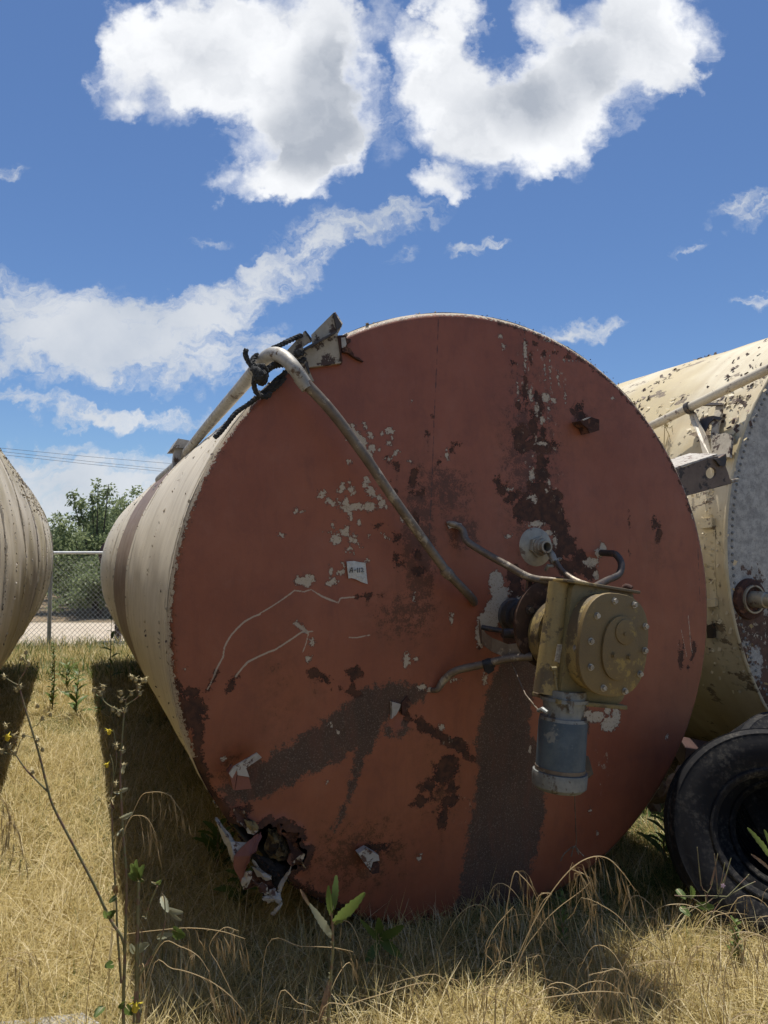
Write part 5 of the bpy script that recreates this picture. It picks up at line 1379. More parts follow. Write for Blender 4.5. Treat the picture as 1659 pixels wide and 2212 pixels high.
make_tree('orchard tree partly hidden by the top edge of the red tank', gpt(292, 20.5), 3.35, 1.4, 12000, .11, 42, sprigs=[(W(262, 1075, 20.5), .16), (W(250, 1082, 20.5), .14)])
make_tree('paler orchard tree further back beside the left tank', gpt(160, 26), 3.0, 1.9, 13000, .13, 43)
make_tree('orchard tree low on the horizon at the edge of the left tank', gpt(115, 31), 2.9, 2.1, 12000, .14, 44)
TL = ('nearest tree of the far orchard row, low and round', 'orchard tree peeping over the barrel of the red tank', 'orchard tree hidden mostly by the left tank', 'wide orchard tree behind the crown of the red tank',
      'far orchard tree behind the left tank', 'small pale orchard tree at the end of the aisle', 'furthest orchard tree on the right of the aisle', 'orchard tree right of the aisle, second from the end')
for k, (px, yy, h_) in enumerate(((190, 35, 3.0), (250, 30, 3.2), (60, 42, 3.0), (330, 27, 3.2), (20, 36, 3.0), (125, 50, 3.2), (165, 60, 3.4), (215, 50, 3.4))):
    make_tree(TL[k], gpt(px, yy), h_, 1.9, 6000, .18, 50 + k)

# ------------------------------------------------------------------ grass
def to_lat(x_, y_):
    return x_ * CT + y_ * ST, -x_ * ST + y_ * CT
def blades(name, base, L, az, lean, bend, wd, tint, mat, kind='stuff', label=None, z0=None):
    n = len(base)
    T = np.array([0, .35, .7, 1.0])
    hx, hy = np.cos(az), np.sin(az)
    sx, sy = -hy, hx
    V_ = np.zeros((n, 7, 3))
    idx = 0
    for j, t in enumerate(T):
        ho = L * (np.sin(lean) * t + bend * t * t)
        zz = L * (np.cos(lean) * t - bend * .75 * t * t)
        zz = np.maximum(zz, 0.004 + .01 * t) if z0 is None else z0 + zz
        cx, cy = base[:, 0] + hx * ho, base[:, 1] + hy * ho
        w = wd * (1 - .75 * t)
        if j < 3:
            V_[:, idx] = np.stack([cx - sx * w, cy - sy * w, zz], 1); V_[:, idx + 1] = np.stack([cx + sx * w, cy + sy * w, zz], 1); idx += 2
        else:
            V_[:, idx] = np.stack([cx, cy, zz], 1)
    o_ = np.arange(n)[:, None] * 7
    q = np.concatenate([o_ + np.array([[0, 1, 3, 2]]), o_ + np.array([[2, 3, 5, 4]])])
    tr = o_ + np.array([[4, 5, 6]])
    ob = np_mesh(name, V_.reshape(-1, 3), [q, tr], mat, attrs={'tint': np.repeat(tint, 7)})
    ob['kind'] = kind
    if label: ob['label'] = label
    return ob
def clear(x_, y_, keep=0.62):
    l, a = to_lat(x_, y_)
    bad = (np.abs(l - 1.754) < keep) & (a > 3.02)
    bad |= (np.abs(l - RX) < .7) & (a > RA)
    return ~bad
def region(n, xa, xb, ya, yb, r):
    x_ = r.uniform(xa, xb, n); y_ = r.uniform(ya, yb, n); k = clear(x_, y_)
    return x_[k], y_[k]
def lane(n, la, lb, aa, ab, r, pw=1.0):
    l = r.uniform(la, lb, n); a = aa + (ab - aa) * r.uniform(0, 1, n) ** pw
    x_ = l * CT - a * ST; y_ = l * ST + a * CT; k = clear(x_, y_)
    return x_[k], y_[k]
def patchy(x_, y_, s=1.0, ph=0.0):
    return .5 + .25 * np.sin(x_ * 3.1 * s + ph + 1.3 * np.sin(y_ * 2.3 * s)) + .25 * np.sin(y_ * 4.7 * s + ph * 2 + 1.7 * np.cos(x_ * 2.9 * s))
g1 = np.random.default_rng(101)
# standing and half-fallen straw, foreground
xs_, ys_ = [], []
for (n, *bx_) in ((26000, -1.7, 2.1, 1.75, 3.0), (18000, -1.9, 2.6, 2.8, 3.6), (14000, .9, 3.4, 3.0, 4.6)):
    a_, b_ = region(n, *bx_, g1); xs_.append(a_); ys_.append(b_)
x_, y_ = np.concatenate(xs_), np.concatenate(ys_); n = len(x_)
tuft = patchy(x_, y_, 2.2)
clx = g1.uniform(-.5, .5, n)
az = 2.2 * patchy(x_, y_, 1.1, 2) * 3.0 + g1.normal(0, 1.1, n)
L = (.07 + .20 * tuft * g1.uniform(.3, 1.5, n)) * np.where(y_ < 2.9, 1.15, .95)
blades('dry_grass', np.stack([x_, y_], 1), L, az, np.abs(g1.normal(.5, .4, n)), g1.uniform(.1, 1.0, n), g1.uniform(.0010, .0030, n), np.clip(g1.normal(.45, .36, n) + .25 * (tuft - .5), 0, 1), M['straw'],
       label='matted dry golden grass across the foreground')
# taller tufts
nt_ = 1500
tx, ty = region(nt_, -1.6, 2.3, 1.9, 3.15, g1); nt_ = len(tx)
per = 16
bx2 = np.repeat(tx, per) + g1.normal(0, .018, nt_ * per); by2 = np.repeat(ty, per) + g1.normal(0, .018, nt_ * per)
hh = np.repeat(g1.uniform(.12, .34, nt_), per) * g1.uniform(.5, 1.15, nt_ * per)
azt = np.repeat(g1.uniform(0, 6.28, nt_), per) + g1.normal(0, .9, nt_ * per)
blades('dry_grass', np.stack([bx2, by2], 1), hh, azt, np.abs(g1.normal(.22, .25, nt_ * per)), g1.uniform(.1, .95, nt_ * per), g1.uniform(.0011, .0026, nt_ * per), np.clip(np.repeat(g1.uniform(.3, 1.0, nt_), per) + g1.normal(0, .2, nt_ * per), 0, 1), M['straw'],
       label='taller tufts of dry grass standing in the foreground')
# lane between the tanks
a_, b_ = lane(60000, -1.3, .95, 3.0, 13.2, g1, 1.35); n = len(a_); tf = patchy(a_, b_, 1.6, 1)
dist = np.hypot(a_, b_)
blades('dry_grass', np.stack([a_, b_], 1), (.06 + .16 * tf * g1.uniform(.3, 1.4, n)) * (1 + .03 * dist), g1.uniform(0, 6.28, n), np.abs(g1.normal(.55, .4, n)), g1.uniform(.1, 1.0, n), g1.uniform(.0012, .0030, n) * (1 + .12 * dist), np.clip(g1.normal(.5, .38, n), 0, 1), M['straw'],
       label='sunlit dry grass in the lane between the left tank and the red tank')
# taller straw beside and inside the tank's shade
a_, b_ = lane(16000, -.5, 1.25, 2.3, 7.0, g1, 1.2); n = len(a_)
blades('dry_grass', np.stack([a_, b_], 1), g1.uniform(.12, .36, n), g1.normal(1.2, 1.4, n), np.abs(g1.normal(.35, .25, n)), g1.uniform(.2, 1.0, n), g1.uniform(.0012, .0028, n), np.clip(g1.normal(.55, .35, n), 0, 1), M['straw'],
       label='taller straw along the shaded left side of the red tank')
# lying straw mat
xs_, ys_ = [], []
a_, b_ = region(26000, -1.9, 2.4, 1.7, 3.5, g1); xs_.append(a_); ys_.append(b_)
a_, b_ = lane(22000, -1.1, .8, 2.6, 10, g1, 1.4); xs_.append(a_); ys_.append(b_)
x_, y_ = np.concatenate(xs_), np.concatenate(ys_); n = len(x_)
blades('fallen_straw', np.stack([x_, y_], 1), g1.uniform(.12, .34, n), g1.uniform(0, 6.28, n) , g1.uniform(1.35, 1.56, n), g1.uniform(-.1, .15, n), g1.uniform(.0012, .0028, n), np.clip(g1.normal(.68, .34, n), 0, 1), M['straw'],
       label='fallen straw lying flat over the ground', z0=g1.uniform(.01, .07, n))
# green blades: at the foot of the plate, in shade beside the barrel and mixed into the lane
xs_, ys_ = [], []
a_, b_ = lane(16000, -.2, 3.4, 2.5, 3.1, g1); xs_.append(a_); ys_.append(b_)
a_, b_ = lane(9000, .1, 1.2, 3.0, 9, g1, 1.3); xs_.append(a_); ys_.append(b_)
a_, b_ = lane(26000, -1.2, .9, 4.2, 13, g1); k = patchy(a_, b_, 2.3, 4) > .36; xs_.append(a_[k]); ys_.append(b_[k])
a_, b_ = lane(4000, 2.7, 3.6, 2.9, 5, g1); xs_.append(a_); ys_.append(b_)
a_, b_ = region(5000, -1.9, 2.4, 1.8, 3.3, g1); xs_.append(a_); ys_.append(b_)
x_, y_ = np.concatenate(xs_), np.concatenate(ys_); n = len(x_)
blades('green_grass', np.stack([x_, y_], 1), g1.uniform(.06, .20, n), g1.uniform(0, 6.28, n), np.abs(g1.normal(.4, .3, n)), g1.uniform(.1, .9, n), g1.uniform(.0012, .003, n), g1.uniform(0, 1, n), M['green_grass'],
       label='short green grass in the shade at the foot of the tanks')
# roadside weeds along the fence and thin cover elsewhere
n = 16000; x_ = g1.uniform(-9, 9, n); y_ = g1.uniform(10.5, 13.4, n)
blades('fence_line_weeds', np.stack([x_, y_], 1), g1.uniform(.10, .40, n), g1.uniform(0, 6.28, n), np.abs(g1.normal(.25, .2, n)), g1.uniform(.1, .7, n), g1.uniform(.003, .007, n), np.clip(g1.normal(.35, .3, n), 0, 1), M['straw'], label='tall dry weeds along the chain link fence')
n = 5000; x_ = g1.uniform(-9, -2, n); y_ = g1.uniform(9.5, 13.2, n)
blades('fence_line_weeds', np.stack([x_, y_], 1), g1.uniform(.12, .40, n), g1.uniform(0, 6.28, n), np.abs(g1.normal(.25, .2, n)), g1.uniform(.1, .7, n), g1.uniform(.004, .009, n), g1.uniform(0, 1, n), M['green_grass'], label='green weeds growing along the chain link fence')
n = 26000; x_ = g1.uniform(-9, 12, n); y_ = g1.uniform(-2, 13, n); l_, aa_ = to_lat(x_, y_); k = clear(x_, y_) & ((l_ < -1) | (l_ > 3.1) | (aa_ < 1.4)); x_, y_ = x_[k], y_[k]; n = len(x_)
blades('dry_grass', np.stack([x_, y_], 1), g1.uniform(.06, .25, n), g1.uniform(0, 6.28, n), np.abs(g1.normal(.5, .3, n)), g1.uniform(.1, .9, n), g1.uniform(.002, .005, n), np.clip(g1.normal(.5, .3, n), 0, 1), M['straw'], label='thin dry grass around and beyond the tanks')

# ------------------------------------------------------------------ individual plants
def cC(x, y): return (.34 * x, 1460 + .34 * y)           # crop at the lower left
def cD(x, y): return (995.4 + .4 * x, 1659 + .4 * y)      # crop at the lower right
def cE(x, y): return (497.7 + .34 * x, 1659 + .34 * y)    # crop 750,2500 wide 850
def spikelets(b_, pts, r, n=7, size=.03, down=(0, 0, -1)):
    pts = np.asarray(pts)
    nodes = max(2, n // 3)
    for k in range(n):
        t = ((k % nodes) + .5 + r.uniform(-.12, .12)) / nodes * (len(pts) - 1.01); i = int(t); p = pts[i] + (pts[i + 1] - pts[i]) * (t - i)
        tang = pts[min(i + 1, len(pts) - 1)] - pts[i]; tang = tang / (np.linalg.norm(tang) + 1e-9)
        off = np.array([r.uniform(-1, 1), r.uniform(-1, 1), 0]) * .022 + tang * r.uniform(.0, .035)
        drop = r.uniform(.012, .055)
        e = p + off + np.array(down) * drop
        b_.tube([p, p + off * .7 + np.array(down) * drop * .15, e], .0005, seg=3, caps=False)
        dr = np.array(down) * 1.0 + off * 14 * r.uniform(.3, 1); dr /= np.linalg.norm(dr)
        s_ = size * r.uniform(.6, 1.1)
        b_.tube([e, e + dr * s_ * .4, e + dr * s_], [.0007, .0020, .0006], seg=4, caps=False)
        for q in range(5):
            d2 = dr + np.array([r.uniform(-1, 1), r.uniform(-1, 1), r.uniform(-.3, .3)]) * .30
            st_ = e + dr * s_ * r.uniform(.2, 1.0)
            b_.tube([st_, st_ + d2 * s_ * r.uniform(.6, 1.1)], [.0005, .0002], seg=3, caps=False)
def tint_const(o_, v):
    a = o_.data.attributes.new('tint', 'FLOAT', 'POINT'); a.data.foreach_set('value', np.full(len(o_.data.vertices), v, dtype=np.float32))
def child_of(b_, name, mat, root_, smooth=True, tint=None):
    L0 = root_.location
    b_.v = [(x_ - L0[0], y_ - L0[1], z_ - L0[2]) for x_, y_, z_ in b_.v]
    o_ = b_.build(name, mat, root_, smooth=smooth)
    if tint is not None: tint_const(o_, tint)
    return o_
def brome(path, headfrom, label, seed, n=9, size=.034, rad=.0012):
    """path: world points from the ground to the drooping tip"""
    r = random.Random(seed)
    base = np.array(path[0])
    if base[2] > .03: path = [np.array([base[0] - .02, base[1] - .03, 0.0])] + list(path)
    root_ = empty('brome_stalk', (float(path[0][0]), float(path[0][1]), 0))
    tag(root_, label, 'grass stalk', 'tall drooping brome stalks')
    pp, rr_ = smooth_path(path, [rad] * (len(path) - 1) + [rad * .4], 5)
    b_ = MB(); b_.tube(pp, rr_, seg=5); child_of(b_, 'stem', M['brome'], root_, tint=.8)
    k = int(len(pp) * headfrom)
    b_ = MB(); spikelets(b_, pp[k:], r, n, size); child_of(b_, 'seed_head', M['brome'], root_, smooth=False, tint=.35)
    return root_
def wp(conv, pts, y):
    return [W(*conv(p[0], p[1]), y + (p[2] if len(p) > 2 else 0)) for p in pts]
def c6(x, y): return cC(x, y)
brome(wp(cC, [(740, 1230), (780, 1010), (840, 880), (900, 760), (960, 738), (1020, 738), (1080, 760), (1125, 820), (1150, 860)], 2.75), .5, 'tall brome stalk arching to the right at the shaded edge of the lane', 1, 14, .045)
brome(wp(cC, [(745, 1260), (790, 1000), (830, 905), (870, 885), (930, 900), (970, 960), (990, 1030)], 2.72), .5, 'shorter brome stalk just below the tall arching one at the shaded edge of the lane', 2, 12, .045)
brome(wp(cC, [(-80, 1500), (-60, 1000), (-20, 800), (20, 790), (50, 850), (70, 940)], 2.6), .5, 'brome stalk cut by the left edge of the picture, upper one', 3, 14, .05)
brome(wp(cC, [(-40, 1500), (0, 1050), (60, 930), (100, 960), (140, 1080)], 2.5), .5, 'brome stalk cut by the left edge of the picture, lower one', 4, 10, .05)
brome(wp(cC, [(600, 1680), (800, 1640), (1000, 1615), (1200, 1600), (1400, 1620), (1560, 1670)], 2.35), .55, 'long pale brome stalk lying nearly level across the shade left of the torn corner', 5, 10, .045)
brome(wp(cC, [(960, 1900), (1100, 1860), (1300, 1920), (1450, 2020), (1550, 2130)], 2.2), .5, 'bleached brome stalk bending down to the right at the bottom left', 6, 12, .045)
brome(wp(cC, [(880, 2100), (1020, 1710), (1150, 1720), (1260, 1780), (1330, 1880)], 2.25), .5, 'brome stalk arching low in front of the shade, below the long level stalk', 7, 10, .04)
brome(wp(cC, [(1500, 2150), (1400, 1860), (1330, 1720), (1420, 1600), (1520, 1620)], 2.4), .6, 'brome stalk with pale awns hanging left of the torn corner', 8, 9, .05)
brome(wp(cD, [(120, 1382), (180, 1240), (290, 1050), (380, 860), (490, 670), (600, 540), (700, 482), (790, 486), (870, 560), (945, 665)], 2.35), .55, 'tallest brome stalk, arching before the lower red plate towards the tyre', 11, 20, .055, .0016)
brome(wp(cD, [(190, 1200), (215, 960), (240, 800), (285, 572), (330, 585), (385, 650), (412, 710)], 2.4), .55, 'straight brome stalk with hooked tip, leftmost of the clump before the red plate', 12, 9, .05, .0016)
brome(wp(cD, [(190, 1130), (130, 990), (180, 870), (240, 795), (285, 745)], 2.4), .8, 'kinked bare brome stalk at the left foot of the clump before the red plate', 13, 4, .04)
brome(wp(cD, [(250, 1230), (330, 1000), (430, 740), (490, 680), (420, 690), (400, 800)], 2.42), .7, 'brome stalk folding over to the left in the clump before the red plate', 14, 10, .05)
brome(wp(cD, [(300, 1100), (430, 860), (520, 760), (700, 610), (590, 545), (650, 580), (720, 740)], 2.5), .6, 'brome stalk crossing behind the tallest one in the clump before the red plate', 15, 16, .055)
brome(wp(cD, [(980, 1340), (910, 1230), (885, 1120), (840, 1085), (770, 1100), (690, 1115)], 2.15), .5, 'brome stalk bowing to the left near the bottom edge', 16, 12, .05)
brome(wp(cD, [(1300, 1250), (1240, 1170), (1180, 1085), (1110, 1040), (1020, 1045), (940, 1065)], 2.2), .5, 'brome stalk bowing to the left below the tyre', 17, 14, .05)
brome(wp(cD, [(1140, 1150), (1045, 1035), (950, 920), (850, 800), (760, 740), (680, 700)], 2.4), .8, 'thin bare brome stalk leaning left between clump and tyre', 18, 5, .04)
brome(wp(cD, [(1420, 1200), (1450, 1030), (1520, 930), (1600, 900), (1680, 960)], 2.3), .5, 'brome stalk arching right near the right edge below the tyre', 19, 16, .05)
brome(wp(cD, [(240, 1290), (400, 1250), (560, 1225), (740, 1205), (880, 1215)], 2.05), .6, 'brome stalk lying level near the bottom edge, right of the middle', 20, 10, .05)
brome(wp(cE, [(300, 1475), (430, 1490), (520, 1520)], 2.2), .5, 'short pale straw lying left of the prickly plant near the bottom edge', 21, 3, .03)
brome(wp(cE, [(560, 1600), (760, 1500), (980, 1430), (1180, 1370), (1300, 1365)], 2.1), .6, 'long pale straw rising to the right beside the prickly plant', 22, 8, .04)
brome(wp(cE, [(1620, 1250), (1640, 1130), (1665, 1060)], 2.4), .5, 'short bent stalk right of the dark tar stain foot', 23, 5, .03)
brome(wp(cE, [(230, 1135), (450, 1132), (650, 1140), (780, 1165)], 2.55), .7, 'thin greenish straw lying level behind the prickly plant', 24, 4, .03)
rb2 = random.Random(77)
b_st, b_sp = MB(), MB()
for k in range(120):
    x_ = rb2.uniform(-1.45, 1.75) if k < 50 else rb2.uniform(.1, 1.75); y_ = rb2.uniform(1.95, 2.95); h_ = rb2.uniform(.12, .42); s_ = rb2.choice((-1, 1)); a_ = rb2.uniform(-1.5, 1.5)
    w_ = rb2.uniform(.04, .26) * s_; dr_ = rb2.uniform(.35, .95)
    pp, rr_ = smooth_path([(x_, y_, 0), (x_ + w_ * rb2.uniform(.1, .35), y_ + a_ * .03, h_ * rb2.uniform(.5, .7)), (x_ + w_ * .6, y_ + a_ * .06, h_ * .95), (x_ + w_ * 1.0, y_ + a_ * .09, h_ * .97), (x_ + w_ * 1.35, y_ + a_ * .1, h_ * dr_)], [.0012] * 4 + [.0005], 4)
    b_st.tube(pp, rr_, seg=4, caps=False)
    spikelets(b_sp, pp[int(len(pp) * .55):], rb2, rb2.randint(3, 8), rb2.uniform(.025, .045))
o = b_st.build('brome_grass', M['brome'], smooth=True); tint_const(o, .7); tag(o, 'mass of small drooping brome stems in the foreground grass', kind='stuff')
o = b_sp.build('brome_grass', M['brome']); tint_const(o, .4); tag(o, 'seed heads of the small brome in the foreground grass', kind='stuff')

def jag_leaf(b_, root_p, tip_p, wid, up, droop=.0, teeth=9, seed=0, fold=.25):
    """toothed leaf blade between two world points"""
    r = random.Random(seed)
    p0, p1 = np.array(root_p, float), np.array(tip_p, float)
    ax = p1 - p0; L = np.linalg.norm(ax); ax /= L
    side = np.cross(ax, np.array(up, float)); side /= np.linalg.norm(side); nrm = np.cross(side, ax)
    mid, lf, rt = [], [], []
    K = teeth * 2
    for k in range(K + 1):
        t = k / K
        c_ = p0 + ax * L * t + nrm * (math.sin(t * math.pi) * droop * L)
        w = wid * (math.sin(math.pi * min(1, (t * .92 + .05))) ** .6) * (1.0 if k % 2 else .80) * (1 - .25 * t) + .0006
        mid.append(c_); lf.append(c_ - side * w * (1 + r.uniform(-.1, .1)) + nrm * w * fold); rt.append(c_ + side * w * (1 + r.uniform(-.1, .1)) + nrm * w * fold)
    vs = lf + mid + rt; n_ = K + 1; fs = []
    for k in range(K):
        fs += [(k, k + 1, n_ + k + 1, n_ + k), (n_ + k, n_ + k + 1, 2 * n_ + k + 1, 2 * n_ + k)]
    b_.add(vs, fs)

# prickly plant in the centre foreground
PY = 2.35
pr = empty('prickly_lettuce', tuple(np.append(W(*cE(620, 1640), PY)[:2], 0)))
tag(pr, 'prickly plant with four toothed leaves standing before the red plate', 'weed')
st_ = wp(cE, [(615, 1900), (620, 1640), (632, 1450), (640, 1300), (652, 1150), (648, 1000), (643, 930), (640, 880)], PY)
st_[0][2] = 0.0
b = MB(); b.tube(st_, [.0045, .0045, .0045, .004, .004, .0035, .003, .002], seg=8, sub=4)
for k in range(26):
    t = random.random() * (len(st_) - 2); i = int(t); p = st_[i] + (st_[i + 1] - st_[i]) * (t - i)
    b.tube([p, p + np.array([random.choice((-1, 1)) * .009, random.uniform(-.004, .004), .003])], [.0012, .0002], seg=3, caps=False)
child_of(b, 'stem', M['weed_stem'], pr)
def add_leaf(root_, a_, c_, w_, y0, y1, seed, mat='leaf', name='leaf', up=(0.2, -1, .3), conv=cE, tint=.5, droop=.05, teeth=8, fold=.25):
    b_ = MB(); p0, p1 = W(*conv(*a_), y0), W(*conv(*c_), y1); jag_leaf(b_, p0, p1, w_, up, droop, teeth, seed, fold)
    o_ = child_of(b_, name, M[mat], root_, tint=tint)
    bb = MB(); bb.tube([p0, p0 + (p1 - p0) * .5 + np.array([0, -.002, 0]), p1], [.0022, .0014, .0004], seg=5); child_of(bb, 'midrib', M['stalk'], root_, tint=1.0)
    return o_
add_leaf(pr, (655, 985), (855, 790), .020, PY, PY - .04, 1, tint=.9)
add_leaf(pr, (645, 1075), (500, 860), .013, PY, PY - .05, 2, 'leaf_pale', tint=.6, up=(.4, -1, .2))
add_leaf(pr, (500, 870), (445, 770), .006, PY - .05, PY - .05, 3, 'dead', teeth=5)
add_leaf(pr, (640, 930), (625, 745), .012, PY, PY + .0, 4, tint=.55, up=(-.4, -1, .1))
add_leaf(pr, (650, 900), (672, 680), .014, PY + .02, PY + .05, 5, tint=.75, up=(.3, -1, .1))
add_leaf(pr, (630, 1350), (560, 1620), .010, PY, PY - .02, 6, 'dead', teeth=6)
# shaded twin behind it
q = W(*cE(945, 1110), 2.95)
p2 = empty('prickly_lettuce', (float(q[0]), float(q[1]), 0)); tag(p2, 'small dark green weed in shade at the foot of the red plate', 'weed')
b = MB(); b.tube([(q[0], q[1], 0), tuple(q), tuple(W(*cE(945, 1000), 2.95))], .003, seg=6); child_of(b, 'stem', M['weed_stem'], p2)
for k, (a_, c_) in enumerate((((945, 1100), (825, 960)), ((950, 1080), (1100, 1000)), ((942, 1060), (940, 950)), ((955, 1090), (1090, 1200)), ((940, 1110), (860, 1230)))):
    add_leaf(p2, a_, c_, .022 if k else .012, 2.95, 2.9, 30 + k, tint=.35)

# sow thistle at the left: long stems with flower heads
SY = 2.25
sbase = W(*cC(785, 2150), SY); 
sow = empty('sow_thistle', (float(sbase[0]), float(sbase[1]), 0))
tag(sow, 'tall spindly weed with many long bare stems and small flower heads at the lower left', 'weed')
stems = [([(785, 2560), (785, 2150), (785, 1980), (788, 1700), (700, 1545), (600, 1330), (470, 1080), (340, 830), (300, 700), (250, 500), (190, 300), (150, 170), (122, 60), (128, 20)], .0052, .0022, 0),
         ([(788, 1980), (795, 1700), (803, 1300), (782, 1000), (766, 700), (765, 600), (776, 400), (788, 250)], .0045, .0024, -.03),
         ([(788, 250), (800, 190), (880, 130), (870, 80), (862, 30)], .0022, .0012, -.03), ([(788, 250), (800, 200), (802, 150), (838, 112)], .0018, .001, -.03), ([(802, 150), (770, 150)], .001, .0008, -.03),
         ([(785, 235), (740, 210), (690, 185), (655, 150), (650, 110), (655, 75)], .002, .001, -.03), ([(655, 150), (610, 110), (600, 90)], .001, .0008, -.03),
         ([(305, 735), (240, 670), (180, 610), (130, 545), (100, 500), (60, 460), (48, 400)], .003, .0014, 0), ([(100, 500), (125, 430), (150, 380)], .0014, .001, 0), ([(95, 500), (40, 490), (8, 478)], .0014, .001, 0), ([(110, 450), (90, 400)], .001, .001, 0),
         ([(225, 400), (235, 430), (272, 465)], .0016, .001, 0), ([(222, 395), (190, 385), (155, 375)], .0014, .001, 0), ([(200, 330), (250, 300), (275, 250)], .001, .001, .1),
         ([(122, 60), (80, 40), (50, 20), (30, 10)], .0016, .001, 0), ([(128, 20), (160, -30), (180, -80), (165, -110), (165, -150)], .002, .001, 0), ([(180, -80), (140, -110)], .001, .001, 0),
         ([(770, 1950), (745, 1600), (738, 1400), (718, 1100), (712, 900), (706, 780), (722, 640), (716, 560), (700, 500)], .0036, .0014, .04), ([(722, 640), (740, 560), (735, 430), (720, 340)], .0016, .001, .04),
         ([(880, 2200), (868, 1950), (874, 1600), (882, 1300)], .0058, .0048, -.08), ([(850, 2200), (870, 1950), (940, 1820), (1010, 1700), (1048, 1560), (1045, 1420), (1030, 1380)], .0036, .0012, -.1),
         ([(925, 1530), (955, 1440), (1000, 1335)], .0028, .002, -.1), ([(875, 1900), (900, 1820), (905, 1700), (900, 1600)], .002, .0014, -.05)]
for pts_, ra_, rb3, dy_ in stems:
    q = wp(cC, pts_, SY + dy_)
    if pts_[0][1] > 2500: q[0][2] = 0.0
    b = MB(); b.tube(q, list(np.linspace(ra_, rb3, len(q))), seg=7, sub=4); child_of(b, 'stem', M['weed_stem'], sow)
r5 = random.Random(9)
def head(x_, y_, dy_=0, s=.008, mat='stalk'):
    c_ = W(*cC(x_, y_), SY + dy_); b_ = MB()
    b_.rev(c_ + np.array([0, 0, -s]), (r5.uniform(-.3, .3), 0, 1), [(0, s * .3), (s * .6, s * .75), (s * 1.2, s * .6), (s * 1.9, s * .35)], seg=7)
    for k in range(8):
        a_ = k * .785 + r5.uniform(-.2, .2); d_ = np.array([math.cos(a_), math.sin(a_), r5.uniform(-.3, .7)])
        p = c_ + np.array([0, 0, s * .6]); sd = np.array([-math.sin(a_), math.cos(a_), 0]) * s * .3
        b_.add([p - sd, p + sd, p + d_ * s * 1.7], [(0, 1, 2)])
    child_of(b_, 'flower_head', M[mat], sow, smooth=False, tint=.7 if mat != 'stalk' else .8)
for (x_, y_, d_) in ((128, 72, 0), (110, 88, 0), (30, 8, 0), (862, 25, -.03), (838, 110, -.03), (770, 108, -.03), (770, 152, -.03), (790, 218, -.03), (755, 240, -.03), (720, 212, -.03), (890, 112, -.03), (905, 30, -.03), (655, 70, -.03), (645, 112, -.03), (600, 92, -.03), (835, 10, -.03), (885, 70, -.03), (925, 28, -.03),
                     (100, 380, 0), (150, 378, 0), (60, 450, 0), (8, 480, 0), (90, 490, 0), (272, 466, 0), (235, 405, 0), (165, -150, 0), (140, -112, 0), (180, -75, 0), (205, 608, 0), (265, 270, .1), (320, 245, .1), (240, 190, .1), (712, 790, .04), (740, 450, .04), (780, 475, .0), (785, 575, .0), (735, 690, .04), (700, 830, .04), (725, 1340, .04), (40, 320, 0)):
    head(x_, y_, d_)
head(50, 392, 0, .010, 'yellow_petal'); head(690, 355, .04, .009, 'yellow_petal'); head(678, 568, .04, .007, 'yellow_petal'); head(862, 2105, -.1, .014, 'yellow_petal')
for k, (a_, c_, w_, mt_, tn) in enumerate((((880, 1300), (835, 1190), .014, 'leaf', 1.0), ((882, 1300), (920, 1200), .015, 'leaf', 1.0), ((880, 1290), (870, 1165), .014, 'leaf', .95), ((880, 1290), (815, 1255), .011, 'leaf', .9), ((880, 1270), (915, 1300), .010, 'leaf', 1.0),
        ((1030, 1400), (1070, 1500), .012, 'leaf_pale', .9), ((1060, 1480), (1165, 1500), .012, 'leaf_pale', .9), ((1080, 1490), (1155, 1550), .010, 'leaf_pale', .9), ((1000, 1320), (965, 1305), .006, 'leaf_pale', .7), ((1000, 1320), (1025, 1295), .007, 'leaf', .7),
        ((1000, 1660), (1100, 1640), .010, 'leaf_pale', .6), ((1100, 1610), (1180, 1650), .020, 'leaf', .6), ((875, 1740), (950, 1700), .014, 'leaf_pale', .5), ((860, 1760), (830, 1700), .010, 'leaf_pale', .4), ((720, 1830), (665, 1850), .014, 'leaf', .4), ((700, 1540), (665, 1490), .012, 'leaf', .9),
        ((690, 1530), (735, 1490), .012, 'leaf', .4), ((740, 1400), (690, 1440), .008, 'leaf', .8), ((765, 905), (845, 865), .009, 'leaf_pale', .8), ((765, 730), (815, 712), .008, 'leaf_pale', .9), ((765, 735), (715, 738), .007, 'leaf_pale', .8), ((780, 620), (790, 560), .006, 'leaf_pale', .9), ((770, 480), (800, 478), .006, 'leaf_pale', .9),
        ((780, 970), (745, 1020), .006, 'leaf_pale', .6), ((710, 790), (730, 840), .008, 'dead', .5), ((735, 1380), (740, 1330), .008, 'dead', .5), ((930, 1530), (910, 1525), .006, 'leaf_pale', .9), ((790, 2080), (750, 2100), .012, 'leaf', .6), ((850, 2050), (885, 2020), .014, 'leaf', .3), ((800, 2100), (850, 2150), .014, 'leaf', .4), ((860, 2200), (900, 2110), .014, 'leaf_pale', .4), ((660, 2100), (600, 2170), .014, 'leaf', .4))):
    add_leaf(sow, a_, c_, w_, SY - .05, SY - .08, 60 + k, mt_, conv=cC, tint=tn, teeth=5, fold=.35, up=(r5.uniform(-.5, .5), -1, r5.uniform(-.3, .6)))

